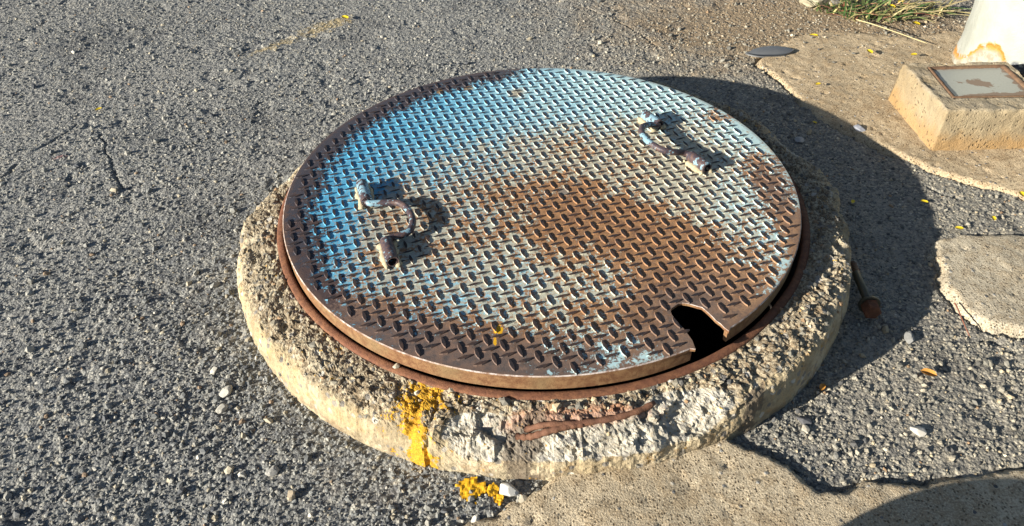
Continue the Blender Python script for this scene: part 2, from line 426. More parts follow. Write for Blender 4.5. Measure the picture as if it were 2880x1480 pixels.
def mat_ring():
    t = NT('weathered_concrete')
    chip = t.attr('chip'); top = t.attr('top')
    n1 = t.noise(9, 5); n2 = t.noise(45, 5, 0.62); n3 = t.noise(190, 4, 0.6); n4 = t.noise(560, 3, 0.6)
    v = t.voro(75); vs = t.sep(v[1])
    side = t.mix(t.step(n1, 0.35, 0.68), (0.36, 0.29, 0.175), (0.46, 0.395, 0.275))
    side = t.mix(t.mul(t.step(n2, 0.50, 0.64), 0.50), side, (0.38, 0.24, 0.105))
    side = t.mix(t.mul(t.step(n3, 0.53, 0.64), 0.5), side, (0.21, 0.17, 0.11))
    side = t.mix(t.mul(t.step(t.noise(16, 6, 0.68), 0.50, 0.60), 0.55), side, (0.185, 0.15, 0.095))
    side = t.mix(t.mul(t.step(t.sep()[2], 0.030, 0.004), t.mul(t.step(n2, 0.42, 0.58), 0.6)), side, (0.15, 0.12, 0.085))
    tp = t.mix(t.step(n3, 0.40, 0.60), (0.16, 0.120, 0.075), (0.43, 0.37, 0.26))
    tp = t.mix(t.mul(t.step(n2, 0.48, 0.62), 0.70), tp, t.mix(t.step(n4, 0.42, 0.58), (0.07, 0.052, 0.034), (0.27, 0.20, 0.115)))
    tp = t.mix(t.mul(t.step(n1, 0.52, 0.66), 0.55), tp, (0.39, 0.345, 0.25))
    ch = t.mix(t.step(n2, 0.40, 0.60), (0.34, 0.315, 0.255), (0.47, 0.445, 0.375))
    ch = t.mix(t.mul(t.step(n3, 0.51, 0.62), 0.6), ch, (0.30, 0.24, 0.155))
    ch = t.mix(t.mul(t.step(n1, 0.52, 0.62), 0.45), ch, (0.33, 0.30, 0.25))
    c = t.mix(t.step(t.add(top, t.mul(t.math('SUBTRACT', n2, 0.5), 0.9)), 0.38, 0.62), side, tp)
    c = t.mix(t.step(t.add(chip, t.mul(t.math('SUBTRACT', n2, 0.5), 0.8)), 0.40, 0.60), c, ch)
    agg = t.mul(t.step(vs[0], 0.80, 0.83), t.step(v[0], 0.50, 0.36))
    c = t.mix(t.mul(agg, 0.8), c, t.ramp(vs[1], [(0.0, (0.10, 0.10, 0.105)), (0.4, (0.22, 0.21, 0.19)), (0.7, (0.40, 0.38, 0.33)), (1.0, (0.5, 0.48, 0.43))]))
    # rust washed down below the frame at the front, darker patches by the break
    rm = t.mul(t.step(t.add(t.gauss(0.03, -0.535, 0.17, 0.022, 0.06), t.mul(t.math('SUBTRACT', n2, 0.5), 0.9)), 0.45, 0.85), 0.7)
    c = t.mix(rm, c, (0.30, 0.135, 0.075))
    dk = t.step(t.add(t.gauss(-0.055, -0.575, 0.03, 0.04, 0.7), t.gauss(-0.025, -0.545, 0.02, 0.035, -0.5), t.gauss(0.31, -0.50, 0.035, 0.02, 0.8), t.mul(t.math('SUBTRACT', n2, 0.5), 1.6)), 0.55, 0.75)
    c = t.mix(t.mul(dk, 0.8), c, (0.12, 0.095, 0.07))
    # splash of yellow road paint
    yp = t.add(t.gauss(-0.198, -0.506, 0.044, 0.036, 0.1), t.mul(t.gauss(-0.205, -0.550, 0.014, 0.030, 0.3), 0.75), t.mul(t.gauss(-0.192, -0.590, 0.026, 0.026, 0.3), 1.1), t.mul(t.gauss(-0.145, -0.604, 0.040, 0.012, -0.2), 1.0))
    ym = t.step(t.add(yp, t.mul(t.math('SUBTRACT', n1, 0.5), 0.6), t.mul(t.math('SUBTRACT', n2, 0.5), 1.8), t.mul(t.math('SUBTRACT', n3, 0.5), 2.0)), 0.46, 0.56)
    c = t.mix(t.mul(ym, 0.95), c, t.mix(t.step(t.add(n4, t.mul(n3, 0.5)), 0.6, 0.9), (0.36, 0.185, 0.012), (0.60, 0.335, 0.014)))
    h = t.add(t.mul(n3, 1.3), t.mul(n4, 0.6), t.mul(t.mul(agg, v[0]), -0.8))
    st = t.add(0.45, t.mul(top, 0.35), t.mul(chip, 0.15))
    b = t.n('ShaderNodeBump'); b.inputs['Distance'].default_value = 0.004; t.put(st, b.inputs['Strength']); t.put(h, b.inputs['Height'])
    return t.done(c, 0.92, b.outputs[0])

def lid_color(t, extra_dark=None):
    """blue paint worn to cream dust, rust and bare dark steel; stains laid out over the lid"""
    n1 = t.noise(10, 5, 0.6); n2 = t.noise(46, 7, 0.72); n3 = t.noise(170, 5, 0.68); n4 = t.noise(520, 3, 0.6)
    xyz = t.sep()
    fade = t.step(t.add(t.mul(xyz[0], 0.75), t.mul(xyz[1], -0.12), t.mul(t.math('SUBTRACT', n1, 0.5), 0.35)), -0.36, 0.20)
    paint = t.mix(fade, (0.095, 0.345, 0.500), (0.42, 0.570, 0.570))
    deep = t.gauss(-0.40, 0.02, 0.16, 0.34, -0.25)
    paint = t.mix(t.mul(deep, 0.45), paint, (0.050, 0.270, 0.455))
    paint = t.mix(t.mul(t.step(n3, 0.50, 0.62), 0.35), paint, (0.30, 0.43, 0.46))
    rust = t.add(t.mul(t.gauss(0.13, -0.12, 0.27, 0.12, -0.52), 1.05), t.mul(t.gauss(0.00, -0.18, 0.38, 0.24, -0.25), 0.55), t.mul(t.gauss(0.28, -0.30, 0.12, 0.09), 0.8),
                 t.mul(t.gauss(-0.20, -0.43, 0.30, 0.085, -0.48), 1.25), t.mul(t.gauss(0.07, -0.44, 0.26, 0.10, 0.05), 0.75), t.mul(t.gauss(0.235, -0.365, 0.078, 0.078), 2.2),
                 t.mul(t.gauss(0.450, -0.03, 0.055, 0.14), 1.15), t.mul(t.gauss(0.46, -0.20, 0.035, 0.09), 0.8), t.mul(t.gauss(0.14, 0.14, 0.20, 0.10, -0.4), 0.55), t.mul(t.gauss(0.40, 0.24, 0.06, 0.05), 0.8),
                 t.mul(t.gauss(-0.28, -0.12, 0.09, 0.10), 0.35), t.mul(t.gauss(-0.46, -0.12, 0.07, 0.22, 0.2), 0.55))
    rust = t.add(0.20, t.mul(rust, 0.46))
    dust = t.add(t.mul(t.gauss(0.04, -0.14, 0.38, 0.26, -0.3), 0.62), t.mul(t.gauss(0.28, 0.08, 0.24, 0.26), 0.42), t.mul(t.gauss(-0.27, -0.12, 0.085, 0.13, 0.2), 0.55), t.mul(t.gauss(0.05, 0.14, 0.35, 0.14), 0.22), t.mul(t.gauss(-0.1, -0.36, 0.3, 0.1, -0.3), 0.30), 0.08)
    kk = lambda n, a=3.0: t.mul(t.math('SUBTRACT', n, 0.5), a)
    k1, k2, k3, k4 = kk(n1), kk(n2), kk(n3), kk(n4)
    dmask = t.step(t.add(dust, t.mul(k1, 0.15), t.mul(k2, -0.45), t.mul(k3, 0.42)), 0.42, 0.62)
    dustc = t.mix(t.step(t.add(n3, t.mul(k2, 0.15)), 0.40, 0.62), (0.46, 0.385, 0.245), (0.33, 0.205, 0.10))
    c = t.mix(t.mul(dmask, 0.72), paint, dustc)
    rmask = t.step(t.add(rust, t.mul(k1, 0.20), t.mul(k2, 0.52), t.mul(k3, 0.36), t.mul(k4, 0.10)), 0.50, 0.61)
    darkw = t.add(t.mul(t.gauss(-0.20, -0.44, 0.28, 0.08, -0.48), 1.0), t.mul(t.gauss(0.235, -0.365, 0.07, 0.07), 1.0), t.mul(t.gauss(0.455, -0.03, 0.06, 0.12), 0.7), t.mul(t.gauss(0.05, -0.47, 0.22, 0.07), 0.85))
    rc = t.mix(t.step(t.add(n2, t.mul(k3, 0.25)), 0.36, 0.66), (0.150, 0.068, 0.032), (0.345, 0.180, 0.075))
    rc = t.mix(t.math('MINIMUM', darkw, 0.92), rc, t.mix(t.step(n2, 0.38, 0.62), (0.062, 0.036, 0.029), (0.145, 0.074, 0.046)))
    c = t.mix(t.mul(rmask, 0.93), c, rc)
    # scattered pinholes, scuffs and chipped flecks everywhere
    sp = t.step(t.add(t.mul(k3, 0.75), t.mul(k2, 0.55), t.mul(k4, 0.25)), 0.26, 0.42)
    c = t.mix(t.mul(sp, 0.85), c, t.mix(n4, (0.10, 0.062, 0.045), (0.19, 0.115, 0.07)))
    # bare, almost black steel along the left rim
    r = t.math('SQRT', t.add(t.math('POWER', xyz[0], 2.0), t.math('POWER', xyz[1], 2.0)))
    left = t.math('DIVIDE', t.add(t.mul(xyz[0], -0.92), t.mul(xyz[1], 0.38)), t.math('MAXIMUM', r, 0.01))
    lw = t.mul(t.step(r, 0.335, 0.505), t.step(left, 0.0, 0.75))
    lmask = t.step(t.add(lw, t.mul(k1, 0.18), t.mul(k2, 0.42), t.mul(k3, 0.38)), 0.50, 0.66)
    c = t.mix(t.mul(lmask, 0.95), c, t.mix(n3, (0.020, 0.018, 0.026), (0.080, 0.050, 0.045)))
    edge = t.step(t.add(r, t.mul(k2, 0.008)), 0.486, 0.497)
    c = t.mix(t.mul(edge, 0.5), c, (0.12, 0.075, 0.055))
    # two orange rust spots at the back, a grey weld scar, yellow paint fleck
    os_ = t.step(t.add(t.gauss(-0.038, 0.372, 0.030, 0.035), t.gauss(-0.15, 0.40, 0.016, 0.018), t.gauss(-0.22, 0.385, 0.012, 0.014), t.mul(k2, 0.35)), 0.42, 0.85)
    c = t.mix(t.mul(os_, 0.6), c, (0.36, 0.20, 0.05))
    ws = t.step(t.add(t.gauss(0.047, -0.030, 0.014, 0.014), t.mul(k3, 0.4)), 0.5, 0.7)
    c = t.mix(t.mul(ws, 0.8), c, (0.20, 0.185, 0.16))
    yf = t.step(t.add(t.gauss(-0.078, -0.400, 0.009, 0.012), t.gauss(-0.084, -0.425, 0.004, 0.009), t.mul(k3, 0.5)), 0.5, 0.62)
    c = t.mix(yf, c, (0.62, 0.34, 0.012))
    h = t.add(t.mul(n3, 0.6), t.mul(n4, 0.4), t.mul(rmask, -0.5), t.mul(lmask, -0.3))
    return c, h, rmask

def mat_plate():
    t = NT('worn_blue_paint'); c, h, rm = lid_color(t)
    return t.done(c, t.add(0.55, t.mul(rm, 0.3)), t.bump(h, 0.35, 0.0016))

def mat_bar_top():
    t = NT('scuffed_bar_steel')
    n2 = t.noise(60, 4); n3 = t.noise(260, 3)
    c = t.mix(t.step(n2, 0.4, 0.65), (0.024, 0.020, 0.022), (0.058, 0.035, 0.027))
    c = t.mix(t.mul(t.step(n3, 0.55, 0.7), 0.5), c, (0.11, 0.068, 0.045))
    return t.done(c, 0.6, t.bump(n3, 0.3, 0.001))

def mat_rust(name, a, b, d, scale=1.0, rough=0.85):
    t = NT(name)
    n1 = t.noise(14 * scale, 4); n2 = t.noise(90 * scale, 5, 0.65); n3 = t.noise(420 * scale, 3)
    c = t.mix(t.step(n2, 0.36, 0.64), a, b)
    c = t.mix(t.mul(t.step(n1, 0.45, 0.7), 0.6), c, d)
    c = t.mix(t.mul(t.step(n3, 0.56, 0.7), 0.5), c, tuple(x * 0.45 for x in a))
    return t.done(c, rough, t.bump(t.add(n3, n2), 0.5, 0.0015))

def mat_handle():
    t = NT('painted_rusty_steel')
    n1 = t.noise(26, 3); n2 = t.noise(110, 5, 0.65); n3 = t.noise(420, 3)
    c = t.mix(t.step(n2, 0.4, 0.6), (0.040, 0.034, 0.046), (0.095, 0.060, 0.052))
    c = t.mix(t.mul(t.step(t.add(n1, t.mul(t.math('SUBTRACT', n2, 0.5), 0.9)), 0.56, 0.60), 0.85), c, (0.20, 0.36, 0.44))
    c = t.mix(t.mul(t.step(n3, 0.56, 0.66), 0.55), c, (0.17, 0.085, 0.045))
    return t.done(c, 0.48, t.bump(t.add(n2, n3), 0.4, 0.001))

def mat_block():
    t = NT('tan_cement')
    n1 = t.noise(6, 5); n2 = t.noise(40, 5, 0.6); n3 = t.noise(260, 4, 0.6); z = t.sep()[2]
    c = t.mix(t.step(n1, 0.35, 0.66), (0.27, 0.205, 0.115), (0.35, 0.285, 0.18))
    c = t.mix(t.mul(t.step(n2, 0.52, 0.7), 0.4), c, (0.25, 0.205, 0.135))
    low = t.step(t.add(z, t.mul(t.math('SUBTRACT', n2, 0.5), 0.06)), 0.065, 0.02)
    c = t.mix(t.mul(low, 0.55), c, (0.36, 0.20, 0.065))
    hi = t.step(t.add(z, t.mul(t.math('SUBTRACT', n2, 0.5), 0.03)), 0.098, 0.112)
    c = t.mix(t.mul(hi, 0.65), c, t.mix(t.step(n3, 0.4, 0.62), (0.22, 0.185, 0.135), (0.37, 0.33, 0.25)))
    c = t.mix(t.mul(t.step(n3, 0.6, 0.7), 0.45), c, (0.14, 0.11, 0.07))
    v = t.voro(150); vs = t.sep(v[1]); pit = t.mul(t.step(vs[0], 0.80, 0.84), t.step(v[0], 0.45, 0.2))
    c = t.mix(t.mul(pit, 0.6), c, (0.13, 0.10, 0.06))
    c = t.mix(t.mul(t.step(t.noise(22, 5, 0.65), 0.52, 0.64), 0.45), c, (0.22, 0.175, 0.11))
    return t.done(c, 0.9, t.bump(t.add(t.mul(n2, 1.6), n3, t.mul(pit, -1.0), t.mul(t.noise(700, 2), 0.4)), 0.8, 0.0042))

def mat_glass():
    t = NT('dusty_frosted_glass')
    n1 = t.noise(38, 5, 0.6, dist=0.6); n2 = t.noise(180, 4); n3 = t.noise(700, 2)
    c = t.mix(n2, (0.235, 0.245, 0.215), (0.31, 0.315, 0.27))
    w = t.add(t.mul(t.gauss(1.062, 0.395, 0.045, 0.022, -0.2), 1.0), t.mul(t.gauss(1.07, 0.338, 0.11, 0.012), 1.0), t.mul(t.gauss(1.150, 0.40, 0.014, 0.08), 0.8), t.mul(t.gauss(1.07, 0.475, 0.11, 0.010), 0.6))
    m_ = t.step(t.add(w, t.mul(t.math('SUBTRACT', n1, 0.5), 2.4)), 0.42, 0.66)
    c = t.mix(t.mul(m_, 0.85), c, (0.16, 0.095, 0.055))
    t.b.inputs['Coat Weight'].default_value = 0.35
    t.b.inputs['Coat Roughness'].default_value = 0.25
    return t.done(c, t.add(0.38, t.mul(m_, 0.4)), t.bump(n3, 0.1, 0.0006))

POLE_C = (1.336, 0.668); POLE_R = 0.16
def mat_pole():
    t = NT('peeling_white_paint')
    x, y, z = t.sep()[0:3]
    ang = t.math('ARCTAN2', t.math('SUBTRACT', POLE_C[1], y), t.math('SUBTRACT', POLE_C[0], x))
    n1 = t.noise(12, 4); n2 = t.noise(60, 5, 0.62); n3 = t.noise(300, 3)
    pu = t.math('DIVIDE', t.math('ADD', ang, 0.7), 2.0)
    knots = [(-0.7, 0.030), (-0.47, 0.022), (-0.2, 0.032), (0.08, 0.046), (0.22, 0.077), (0.38, 0.100), (0.57, 0.104), (0.66, 0.095), (0.76, 0.070), (0.9, 0.050), (1.3, 0.06)]
    ed = t.ramp(pu, [((p_ + 0.7) / 2.0, (h_ * 5,) * 3) for p_, h_ in knots])
    edge = t.add(t.mul(ed, 0.2), t.mul(t.math('SUBTRACT', n1, 0.5), 0.02), t.mul(t.math('SUBTRACT', n2, 0.5), 0.035))
    d = t.math('SUBTRACT', z, edge)
    white = t.mix(t.step(n1, 0.38, 0.62), (0.265, 0.275, 0.24), (0.315, 0.325, 0.29))
    bare = t.mix(t.step(n2, 0.42, 0.6), (0.31, 0.30, 0.25), (0.24, 0.21, 0.15))
    c = t.mix(t.step(d, -0.004, 0.004), bare, white)
    band = t.mul(t.step(d, -0.018, -0.004), t.step(d, 0.010, 0.001))
    c = t.mix(t.mul(band, t.step(n2, 0.34, 0.50)), c, t.mix(n3, (0.36, 0.15, 0.02), (0.46, 0.23, 0.05)))
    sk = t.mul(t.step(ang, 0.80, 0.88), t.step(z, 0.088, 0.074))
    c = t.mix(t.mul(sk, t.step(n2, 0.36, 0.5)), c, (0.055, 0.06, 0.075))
    return t.done(c, 0.6, t.bump(t.add(t.mul(t.step(d, -0.004, 0.004), 2.0), n2, t.mul(n3, 0.4)), 0.6, 0.003))

def mat_plain(name, color, rough=0.7, var=0.25, scale=200):
    t = NT(name); n = t.noise(scale, 3)
    return t.done(t.mix(n, tuple(x * (1 - var) for x in color), tuple(min(1, x * (1 + var)) for x in color)), rough, t.bump(n, 0.25, 0.001))

def mat_blade():
    t = NT('weed_leaf')
    c = t.attr('stone_color', 'Color')
    t.b.inputs['Subsurface Weight'].default_value = 0.0
    return t.done(c, 0.6)

M_ASPHALT, M_STONE, M_RING, M_PLATE, M_BAR = mat_asphalt(), mat_stone(), mat_ring(), mat_plate(), mat_bar_top()
M_SKIRT = mat_rust('rusty_lid_edge', (0.14, 0.066, 0.030), (0.225, 0.128, 0.060), (0.19, 0.140, 0.070))
M_FRAME = mat_rust('rusty_frame_steel', (0.115, 0.050, 0.028), (0.20, 0.090, 0.045), (0.155, 0.060, 0.035))
M_REBAR = mat_rust('rusty_rebar', (0.13, 0.060, 0.036), (0.19, 0.095, 0.055), (0.15, 0.080, 0.055))
M_HANDLE, M_BLOCK, M_GLASS, M_POLE, M_BLADE = mat_handle(), mat_block(), mat_glass(), mat_pole(), mat_blade()
M_WELD = mat_plain('creamy_weld_crust', (0.36, 0.305, 0.20), 0.8, 0.45, 160)
M_SEAL = mat_rust('brown_sealant', (0.10, 0.060, 0.036), (0.155, 0.090, 0.052), (0.20, 0.135, 0.075))
M_LIP = mat_rust('scuffed_lip', (0.20, 0.12, 0.08), (0.48, 0.43, 0.40), (0.30, 0.20, 0.13))
M_SHAFT = mat_plain('shaded_shaft_concrete', (0.05, 0.045, 0.04), 0.95)  # near-black colour puts the deep shade of the hole into its walls
M_YELLOW = mat_plain('yellow_paint', (0.60, 0.33, 0.012), 0.6, 0.25, 260)
M_PETAL = mat_plain('yellow_petal', (0.62, 0.45, 0.02), 0.6, 0.2, 300)
M_LEAF = mat_plain('dry_orange_leaf', (0.42, 0.20, 0.04), 0.7, 0.3, 300)

# ================================================================ THE SETTING
# asphalt: one sheet, finely divided where the photograph looks, running out to the horizon
def axis(a, b, step, far):
    fine = np.arange(a, b + 1e-9, step)
    out = np.geomspace(0.03, far, 14)
    return np.concatenate([(a - out)[::-1], fine, b + out])
gx = axis(-2.05, 1.75, 0.0050, 60.0); gy = axis(-0.95, 1.55, 0.0050, 60.0)
GX, GY = np.meshgrid(gx, gy, indexing='ij')
GZ = ground_h(GX, GY)
gv = np.stack([GX, GY, GZ], -1).reshape(-1, 3)
gf = grid_faces(len(gx), len(gy))
rr = np.hypot(gv[:, 0] - RC[0], gv[:, 1] - RC[1])
gf = gf[(rr[gf].max(1) > 0.515)]
ground = tag(mesh_np('ground', gv, gf, M_ASPHALT), kind='structure')

def slab(name, poly, mat, h, x0, x1, y0, y1, step=0.005, seed=0, soft=0.006):
    xs = np.arange(x0, x1, step); ys = np.arange(y0, y1, step)
    X, Y = np.meshgrid(xs, ys, indexing='ij')
    sd = slab_noise_sd(X, Y, poly)
    n = 0.0028 * fbm(X, Y, 0, 9, 3, 31 + seed) + 0.0016 * fbm(X, Y, 0, 60, 3, 32 + seed)
    d, v = worley(X, Y, 0, 45, 40 + seed)
    pit = -0.0035 * (v > 0.86) * smooth(0.42, 0.2, d)
    Z = np.where(sd > -0.012, h * smooth(-0.005, soft, sd) - 0.008 * smooth(0.002, -0.010, sd), -0.02) + (n + pit) * smooth(-0.01, 0.01, sd)
    v_ = np.stack([X, Y, Z], -1).reshape(-1, 3); f_ = grid_faces(len(xs), len(ys))
    s_ = sd.ravel(); keep = s_[f_].max(1) > -0.014
    rr_ = np.hypot(v_[:, 0] - RC[0], v_[:, 1] - RC[1]); keep &= rr_[f_].max(1) > 0.55
    f_ = f_[keep]; used = np.unique(f_); remap = np.zeros(len(v_), int); remap[used] = np.arange(len(used))
    return tag(mesh_np(name, v_[used], remap[f_], mat, None, True), kind='structure')

M_SLAB_A = mat_slab('sandy_cement_slab', (0.46, 0.365, 0.235))
M_SLAB_B = mat_slab('pale_cement_slab', (0.47, 0.41, 0.30))
M_SLAB_C = mat_slab('grey_cement_slab', (0.47, 0.395, 0.275))
slab('pavement', SLAB_NEAR_BLOCK, M_SLAB_A, 0.0065, 0.58, 1.9, -0.25, 1.1, 0.005, 0, 0.005)
slab('pavement', SLAB_RIGHT, M_SLAB_B, 0.008, 0.70, 1.7, -0.6, 0.05, 0.005, 7)
slab('pavement', SLAB_FRONT, M_SLAB_C, 0.008, -0.75, 1.75, -1.5, -0.45, 0.006, 13)

# loose and half-buried aggregate in the asphalt
def scatter(n, rmed, sig, rmin, rmax, seed, sink, pow_=2.0, region=(-2.05, 1.75, -0.95, 1.55)):
    g = np.random.default_rng(seed); P = []; tot = 0
    while tot < n:
        x = g.uniform(region[0], region[1], 40000); y = g.uniform(region[2], region[3], 40000)
        dist = np.sqrt((x - CAM[0]) ** 2 + (y - CAM[1]) ** 2 + CAM[2] ** 2)
        k = g.uniform(0, 1, len(x)) < np.clip(1.15 / dist, 0, 1) ** pow_
        k &= np.hypot(x - RC[0], y - RC[1]) > 0.603
        clump = fbm(x, y, 0, 3.5, 3, 51)
        k &= g.uniform(-0.9, 0.7, len(x)) < clump + 0.35
        # camera footprint only
        k &= np.abs(x + 0.04) < 0.80 + 0.62 * np.clip(y + 1.0, 0, 9)
        x, y = x[k], y[k]
        s1 = poly_sd(x, y, SLAB_NEAR_BLOCK); s2 = poly_sd(x, y, SLAB_RIGHT); s3 = poly_sd(x, y, SLAB_FRONT)
        sandy = (y > 0.70) & (x > 0.8)
        k = ((s1 < -0.004) | (sandy & (g.uniform(0, 1, len(x)) < 0.25))) & (s2 < -0.004) & (s3 < -0.004)
        P.append(np.stack([x[k], y[k], s1[k]], 1)); tot += k.sum()
    P = np.concatenate(P)[:n]
    r = np.clip(g.lognormal(math.log(rmed), sig, n), rmin, rmax)
    z = ground_h(P[:, 0], P[:, 1]) + np.where(P[:, 2] > 0, 0.0085, 0) + r * sink
    return np.stack([P[:, 0], P[:, 1], z], 1), r, g

def tint(c, p): return c * (1 + smooth(-0.2, 0.7, p[:, 0])[:, None] * np.array([0.08, 0.0, -0.13]))
p1, r1, g1 = scatter(44000, 0.0021, 0.40, 0.0012, 0.0075, 21, 0.12)
p2, r2, g2 = scatter(1300, 0.0048, 0.30, 0.003, 0.0095, 22, 0.22)
V1, F1, C1 = stones(np.concatenate([p1, p2]), np.concatenate([r1, r2]), np.concatenate([tint(stone_palette(len(p1), g1), p1), tint(stone_palette(len(p2), g2, 0.05), p2)]), 5)
gravel = mesh_np('gravel', V1, F1, M_STONE, None, False, colors=C1)
tag(gravel, 'small grey and cream stones set in the asphalt', 'gravel', kind='stuff')

# ================================================================ CONCRETE RING AROUND THE MANHOLE
ring = bpy.data.objects.new('concrete_ring', None); col.objects.link(ring); ring.location = (RC[0], RC[1], 0)
tag(ring, 'broken cream concrete ring round the manhole, splashed with yellow paint', 'manhole ring')
NTH, NP = 1150, 84
th = np.linspace(0, 2 * math.pi, NTH, endpoint=False)
deg = np.degrees(th)
cn = lambda s, sc, oc=4: fbm(np.cos(th) * 0.6, np.sin(th) * 0.6, 0.0, sc, oc, s)
front = smooth(250, 258, deg) * smooth(304, 286, deg)
chip = np.clip(front * (0.95 + 0.25 * cn(91, 9)) + (1 - front) * np.clip(0.20 + 0.55 * cn(92, 7), 0.02, 0.55), 0, 1)
bite = 0.014 * np.clip(cn(93, 16), 0, 1) + 0.012 * np.clip(cn(94, 45), 0, 1) + 0.005 * cn(95, 120)
rightside = smooth(290, 330, deg) + smooth(80, 60, deg)
capt = np.interp(deg, [0, 8, 14, 21, 29, 36, 46, 55, 65, 80, 110, 140, 155, 160, 168, 176, 182, 195, 215, 345, 349, 354, 360], [0.606, 0.602, 0.588, 0.584, 0.590, 0.585, 0.584, 0.578, 0.560, 0.545, 0.540, 0.545, 0.552, 0.556, 0.566, 0.580, 0.595, 0.604, 0.604, 0.600, 0.602, 0.592, 0.606])
Re = capt - 0.013 - 0.050 * chip - bite * (0.7 + 0.8 * np.clip(rightside, 0, 1)) * (1 - 0.5 * front)
Ht = 0.088 + 0.007 * np.cos(th - math.radians(15)) + 0.004 * cn(96, 8)
Rw = capt - 0.0015 - 0.35 * bite + 0.004 * cn(97, 5)
Zw = Ht - 0.014 - 0.040 * chip
Rb = capt + 0.003 + 0.004 * cn(98, 4)
u = np.linspace(0, 1, NP)
rad = np.zeros((NTH, NP)); zz = np.zeros((NTH, NP)); A_top = np.zeros((NTH, NP)); A_chip = np.zeros((NTH, NP))
i1, i2 = int(NP * 0.42), int(NP * 0.70)
for i in range(NP):
    if i <= i1:
        t = i / i1
        rad[:, i] = 0.5215 * (1 - t) + Re * t; zz[:, i] = (0.087 + 0.3 * (Ht - 0.088)) * (1 - t) + Ht * t - 0.004 * t ** 6; A_top[:, i] = 1
    elif i <= i2:
        t = (i - i1) / (i2 - i1)
        rad[:, i] = Re * (1 - t) + Rw * t + 0.004 * np.sin(math.pi * t); zz[:, i] = (Ht - 0.004) * (1 - t) + Zw * t
        A_chip[:, i] = np.clip(chip * 1.4 - 0.15, 0, 1) * (math.sin(math.pi * min(1, 0.15 + 0.8 * t))) ** 0.4; A_top[:, i] = (1 - t) * 0.8
    else:
        t = (i - i2) / (NP - 1 - i2)
        rad[:, i] = Rw * (1 - t) + Rb * t + 0.005 * np.sin(math.pi * t) * (1 - chip); zz[:, i] = Zw * (1 - t) - 0.025 * t
X = np.cos(th)[:, None] * rad; Y = np.sin(th)[:, None] * rad; Z = zz
P = np.stack([X, Y, Z], -1)
du = np.roll(P, -1, 0) - np.roll(P, 1, 0); dv = np.gradient(P, axis=1)
N = np.cross(dv, du); N /= np.linalg.norm(N, axis=-1)[..., None] + 1e-12
N *= np.sign((N[..., 2] + 0.6 * (N[..., 0] * np.cos(th)[:, None] + N[..., 1] * np.sin(th)[:, None])))[..., None]
w1, wv1 = worley(X, Y, Z, 48, 61); w2, wv2 = worley(X, Y, Z, 110, 62)
rough_ = 0.45 + 0.55 * np.clip(A_top + A_chip, 0, 1)
disp = rough_ * (0.0055 * fbm(X, Y, Z, 28, 4, 63, 0.55) + (1 - 0.25 * A_chip) * (0.0042 * fbm(X, Y, Z, 130, 3, 64, 0.6) + 0.0034 * (0.5 - w2) * (0.3 + wv2))) + A_chip * 0.0080 * facets(X, Y, Z, 17, 68) + A_chip * 0.0038 * facets(X, Y, Z, 60, 69) + A_top * 0.0045 * facets(X, Y, Z, 55, 70)
disp -= A_top * 0.008 * smooth(0.25, 0.6, fbm(X, Y, Z, 20, 3, 66))
for ang, wid, dep in ((-21.6, 0.0030, 0.010), (-32.0, 0.0024, 0.007), (-7.0, 0.0034, 0.012), (251.5, 0.003, 0.006)):
    da = (th[:, None] - math.radians(ang % 360)) * 0.56 + 0.006 * fbm(X, Y, Z, 60, 3, 67)
    disp -= dep * smooth(wid * 1.6, wid * 0.4, np.abs(da)) * smooth(0.535, 0.555, rad)
disp[:, 0] = -0.002
disp[:, :4] *= np.linspace(0.2, 1, 4)
P = P + N * disp[..., None]
ring_body = mesh_np('body', P.reshape(-1, 3), grid_faces(NTH, NP, True), M_RING, ring, False, attrs={'chip': A_chip.ravel(), 'top': A_top.ravel()})
# stones showing in its worn top and broken edge
g = np.random.default_rng(33)
cand = P.reshape(-1, 3); wgt = (A_top * 0.9 * (1 - 0.9 * A_chip) + A_chip * 0.22 + 0.05).ravel() * (cand[:, 2] > 0.005)
wgt = wgt * np.where(cand[:, 1] > 0.3, 0.4, 1.0); pick = g.choice(len(cand), 1500, p=wgt / wgt.sum())
sr = np.clip(g.lognormal(math.log(0.0026), 0.5, len(pick)), 0.0012, 0.0105)
scol = stone_palette(len(pick), g, 0.25) * np.array([1.12, 1.02, 0.86])
Va, Fa, Ca = stones(cand[pick] - N.reshape(-1, 3)[pick] * (sr * 0.35)[:, None], sr, scol, 8, (0.6, 1.0))
tag(mesh_np('exposed_aggregate', Va, Fa, M_STONE, ring, False, colors=Ca), kind='stuff')
# rusty steel frame let into the ring
fth = np.linspace(0, 2 * math.pi, 360, endpoint=False)
fp = np.array([(0.5065, 0.045), (0.5065, 0.0885), (0.5085, 0.0905), (0.513, 0.0910), (0.5185, 0.0895), (0.5215, 0.0880), (0.5225, 0.045)])
fr = fp[None, :, 0] + (0.0012 * fbm(np.cos(fth) * 2, np.sin(fth) * 2, 0, 3, 3, 81))[:, None]
fz = fp[None, :, 1] + (0.0010 * fbm(np.cos(fth) * 2, np.sin(fth) * 2, 0, 4, 3, 82))[:, None]
fv = np.stack([np.cos(fth)[:, None] * fr, np.sin(fth)[:, None] * fr, fz], -1).reshape(-1, 3)
mesh_np('steel_frame', fv, grid_faces(360, len(fp), True), M_FRAME, ring, True)
lathe('shaft_wall', [(0.521, 0.07), (0.500, 0.05), (0.500, -1.3), (0.02, -1.3)], 96, M_SHAFT, ring)
